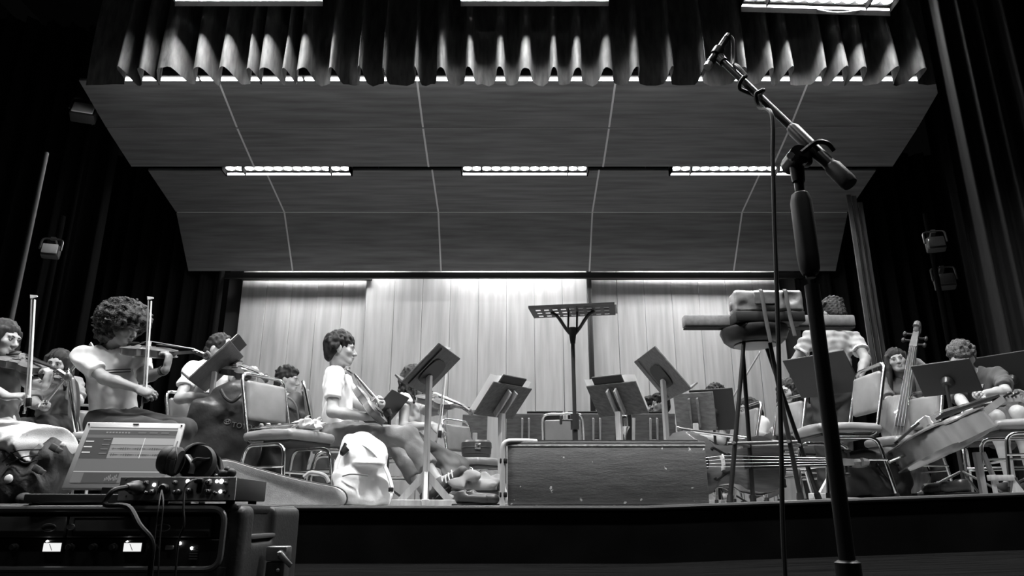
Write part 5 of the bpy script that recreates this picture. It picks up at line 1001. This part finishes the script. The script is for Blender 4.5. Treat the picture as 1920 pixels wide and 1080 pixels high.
# laptop
lo = P(0, 0, 1); ctr = V((-1.101, 2.123, .114)); W_, H_ = .272, .206; yaw, tilt = R(-81), R(27); pn = V((math.cos(yaw), math.sin(yaw), 0)); hx = V((0, 0, 1)).cross(pn); hv = V((0, 0, math.cos(tilt))) - pn * math.sin(tilt); nn = hx.cross(hv); rot = Matrix((hx, hv, nn)).transposed()
hinge = ctr - hv * (H_ / 2); t = thing('laptop', 'open silver laptop showing audio editing software on the equipment case', 'laptop', (hinge.x, hinge.y, ctop + .001)); w0 = V(t.location); SIL = M('laptop_silver', .42, .4, .5); dz = (hinge.z - w0.z)
bz = Matrix.Rotation(yaw + R(90), 3, 'Z')
MB().box(V((0, 0, max(.012, dz * .5))) + pn * .0, (.05, .05, max(.02, dz)), bz, bev=.003).done('hinge', PLASTIC, t)
MB().box(V((0, 0, .0115)) + pn * .098, (W_ + .004, .205, .021), bz, bev=.004).done('base', M('laptop_base', .05, .45), t)
lid = MB().box(ctr - w0 - nn * .005, (W_, H_ + .01, .01), rot, bev=.003).done('lid', SIL, t)
def S(u, v, d=.0012): return ctr - w0 + hx * ((u - .5) * (W_ - .03)) + hv * ((v - .5) * (H_ - .026)) + nn * d
SCR = [EM('screen_%d' % i, v) for i, v in enumerate((.012, .035, .09, .2, .34, .75))]
def ui(name, u0, v0, u1, v1, k, d): 
    mb = MB(); a = [S(u0, v0, d), S(u1, v0, d), S(u1, v1, d), S(u0, v1, d)]; mb.prism(a, nn * .0002); return mb.done(name, SCR[k], lid, smooth=0)
ui('screen', 0, 0, 1, 1, 2, .0004)
for q in ((0, .945, 1, .975, 4, 'menu_bar'), (0, .86, 1, .94, 1, 'toolbar'), (.0, .80, 1, .855, 2, 'ruler'), (.0, .42, .3, .8, 0, 'track_list'), (.3, .68, 1, .8, 4, 'region'), (.3, .43, 1, .665, 3, 'track_lane'), (0, .2, 1, .405, 2, 'empty_area'), (0, .18, .95, .2, 4, 'scroll_bar'), (.12, .0, .5, .17, 0, 'mixer'), (.02, .0, .11, .17, 2, 'panel')): ui(q[5], *q[:4], q[4], .0008)
for v in (.72, .62, .52): ui('name_tag', .01, v, .1, v + .018, 5, .0013)
for k in range(8): ui('tool_icon', .2 + .035 * k, .885, .222 + .035 * k, .91, 3, .0013)
for k in range(3): ui('toolbar_field', .56 + .13 * k, .885, .65 + .13 * k, .915, 2, .0013)
for v in (.6, .49): 
    mb = MB(); 
    for k in range(46):
        hh_ = .004 + .018 * abs(math.sin(k * 1.7) * math.sin(k * .23 + v * 9)); a = [S(.32 + k * .0125, v - hh_, .0013), S(.331 + k * .0125, v - hh_, .0013), S(.331 + k * .0125, v + hh_, .0013), S(.32 + k * .0125, v + hh_, .0013)]; mb.prism(a, nn * .0002)
    tag(mb.done('waveform', SCR[1], lid, smooth=0), kind='stuff')
ui('lane_line', .3, .545, 1, .55, 4, .0014); ui('play_cursor', .655, .43, .661, .8, 5, .0015)
for k in range(9): ui('fader', .36 + .016 * k, .03 + .012 * (k % 3), .368 + .016 * k, .08 + .02 * (k % 4), 3, .0013)
for v in (.75, .66, .58, .5): ui('track_label', .2, v, .28, v + .022, 2, .0013)
for sx in (-1, 1): MB().ball(ctr - w0 + hx * sx * (W_ / 2 - .008) + hv * (H_ / 2 - .004) + nn * .0008, (.003, .003, .003), sub=1).done('lid_bumper', BLACK, lid)
MB().box(ctr - w0 + hv * (H_ / 2 - .001) + nn * .0005, (.016, .003, .002), rot).done('lid_latch', BLACK, lid)

# ================================================================ microphone on its boom stand at right
MY = 1.5; fx = P(1590, 1062, MY).x; pv = P(1527, 300, MY)
t = thing('microphone_stand', 'tall black boom microphone stand in the right foreground', 'microphone stand', (fx, MY, -.31 + fl(fx))); w0 = V(t.location); ST_ = M('stand_black', .007, .35, .2, spec=.5)
h0 = pv.z - w0.z
MB().cyl((0, 0, .1), (0, 0, h0 - .3), .0155).done('lower_tube', ST_, t); 
z1, z2 = P(1530, 505, MY).z - w0.z, P(1525, 365, MY).z - w0.z
MB().cyl((0, 0, z1 - .02), (0, 0, h0), .0105).done('upper_tube', ST_, t); MB().lathe([(.016, z1 - .012), (.021, z1), (.0235, z1 + .03), (.0235, z2 - .02), (.019, z2), (.014, z2 + .004)], seg=20).done('grip_clutch', RUBBER, t)
zc_ = P(1588, 1063, MY).z - w0.z; MB().lathe([(.018, zc_ - .06), (.024, zc_ - .055), (.024, zc_ + .008), (.017, zc_ + .012)]).done('leg_collar', ST_, t)
for a in (.6, 2.7, 4.8): 
    lg_ = MB().tube([(.02 * math.cos(a), .02 * math.sin(a), zc_ - .03), (.33 * math.cos(a), .33 * math.sin(a), .014)], .009, 10).done('leg', ST_, t); MB().ball((.34 * math.cos(a), .34 * math.sin(a), .013), .013).done('rubber_foot', RUBBER, lg_)
tail, tip = P(1578, 330, MY - .06), P(1352, 112, MY + .12); bd = (tip - tail).normalized(); pj = P(1527, 282, MY) ; tq = lambda px: tail + bd * ((P(px, 0, 1).x, 0)[1])
L_ = (tip - tail).length
def BB(f_): return tail + bd * (L_ * f_) - w0
up_ = bd.cross(V((0, 1, 0))).normalized()
MB().tube([BB(.28), BB(.985)], [.0095, .0085], 12).done('boom', M('boom_steel', .05, .25, .6), t); MB().tube([BB(.0), BB(.02), BB(.1), BB(.36), BB(.38)], [.014, .0155, .014, .015, .011], 14).done('boom_sleeve', ST_, t); MB().tube([BB(-.06), BB(-.045), BB(.06), BB(.075)], [.016, .0185, .0185, .0155], 16).done('counterweight', RUBBER, t)
pb_ = BB(.2); mb = MB(); mb.cyl(V((0, -.028, h0)), V((0, .03, h0)), .024); mb.cyl((0, 0, h0 - .055), (0, 0, h0), .014, .017); mb.box(V((pb_.x * .5, 0, (h0 + pb_.z) / 2)), (.035, .03, abs(pb_.z - h0) + .03), bev=.006); mb.done('pivot', ST_, t)
MB().tube(curve([V((0, -.035, h0)), V((.03, -.045, h0 + .02)), V((.055, -.045, h0 + .018)), V((.07, -.04, h0 + .002))]), [.006] * 19, 8).done('wing_handle', ST_, t); MB().cyl((-.02, -.03, h0 - .01), (-.03, -.045, h0 - .012), .008).done('knob', STEEL, t)
MB().tube([BB(.975), BB(1.01)], [.012, .012], 12).done('boom_tip', ST_, t)
# microphone
a, b = P(1326, 126, MY + .13), P(1362, 72, MY + .14); t = thing('microphone', 'slim black condenser microphone pointing down left at the end of the boom', 'microphone', a); md = (b - a); ml = md.length
MB().tube([V(), md * .06, md * .5, md * .52, md * .97, md], [.0085, .0105, .0105, .0098, .0098, .007], 16).done('body', M('mic_body', .1, .25, .8), t)
MB().tube([md * -.005, md * .12], .0108, 16).done('capsule_grille', M('mic_grille', .35, .35, 1, bump=.5, bs=600), t); MB().tube([md * .52, md * .6], .0125, 16).done('ring', BLKMET, t)
cp = P(1352, 108, MY + .125) - a; mb = MB(); mb.tube([md * .42, md * .62], .0145, 14); mb.cyl(md * .52, cp, .006); mb.ball(cp, .012, sub=1); mb.done('clip', PLASTIC, t); 
kb = MB().tube([md * 1.0, md * 1.12], [.0095, .008], 12).done('plug', BLKMET, t)
cb_ = thing('microphone_cable', 'black microphone cable wound on the boom and hanging straight to the floor', 'cable', b); w1 = V(b)
def bw(f_, ph, r_=.0165): p = tail + bd * (L_ * f_); return p + (up_ * math.cos(ph) + V((0, 1, 0)) * math.sin(ph)) * r_
pts = [b + md * .1, P(1369, 68, MY + .14), P(1374, 78, MY + .135), P(1374, 110, MY + .13), P(1371, 130, MY + .1)] + [bw(.93, 3.0), bw(.88, 4.2, .018)] + [bw(.8 - .01 * k, 4.5 + k * .55, .018) for k in range(6)] + [bw(.68 - .006 * k, 2 + k * .7, .018) for k in range(6)] + [bw(.575, .2, .02), P(1447, 215, MY + .0)]
pts += [P(1449, 300, MY - .0), P(1452, 420, MY), P(1457, 560, MY), P(1461, 700, MY), P(1465, 850, MY), P(1468, 1000, MY), P(1469, 1120, MY)]
pts[-1] = V((pts[-1].x, MY, -.30)); MB().tube([p - w1 for p in curve(pts, 5)], .0048, 8).done('cord', RUBBER, cb_)
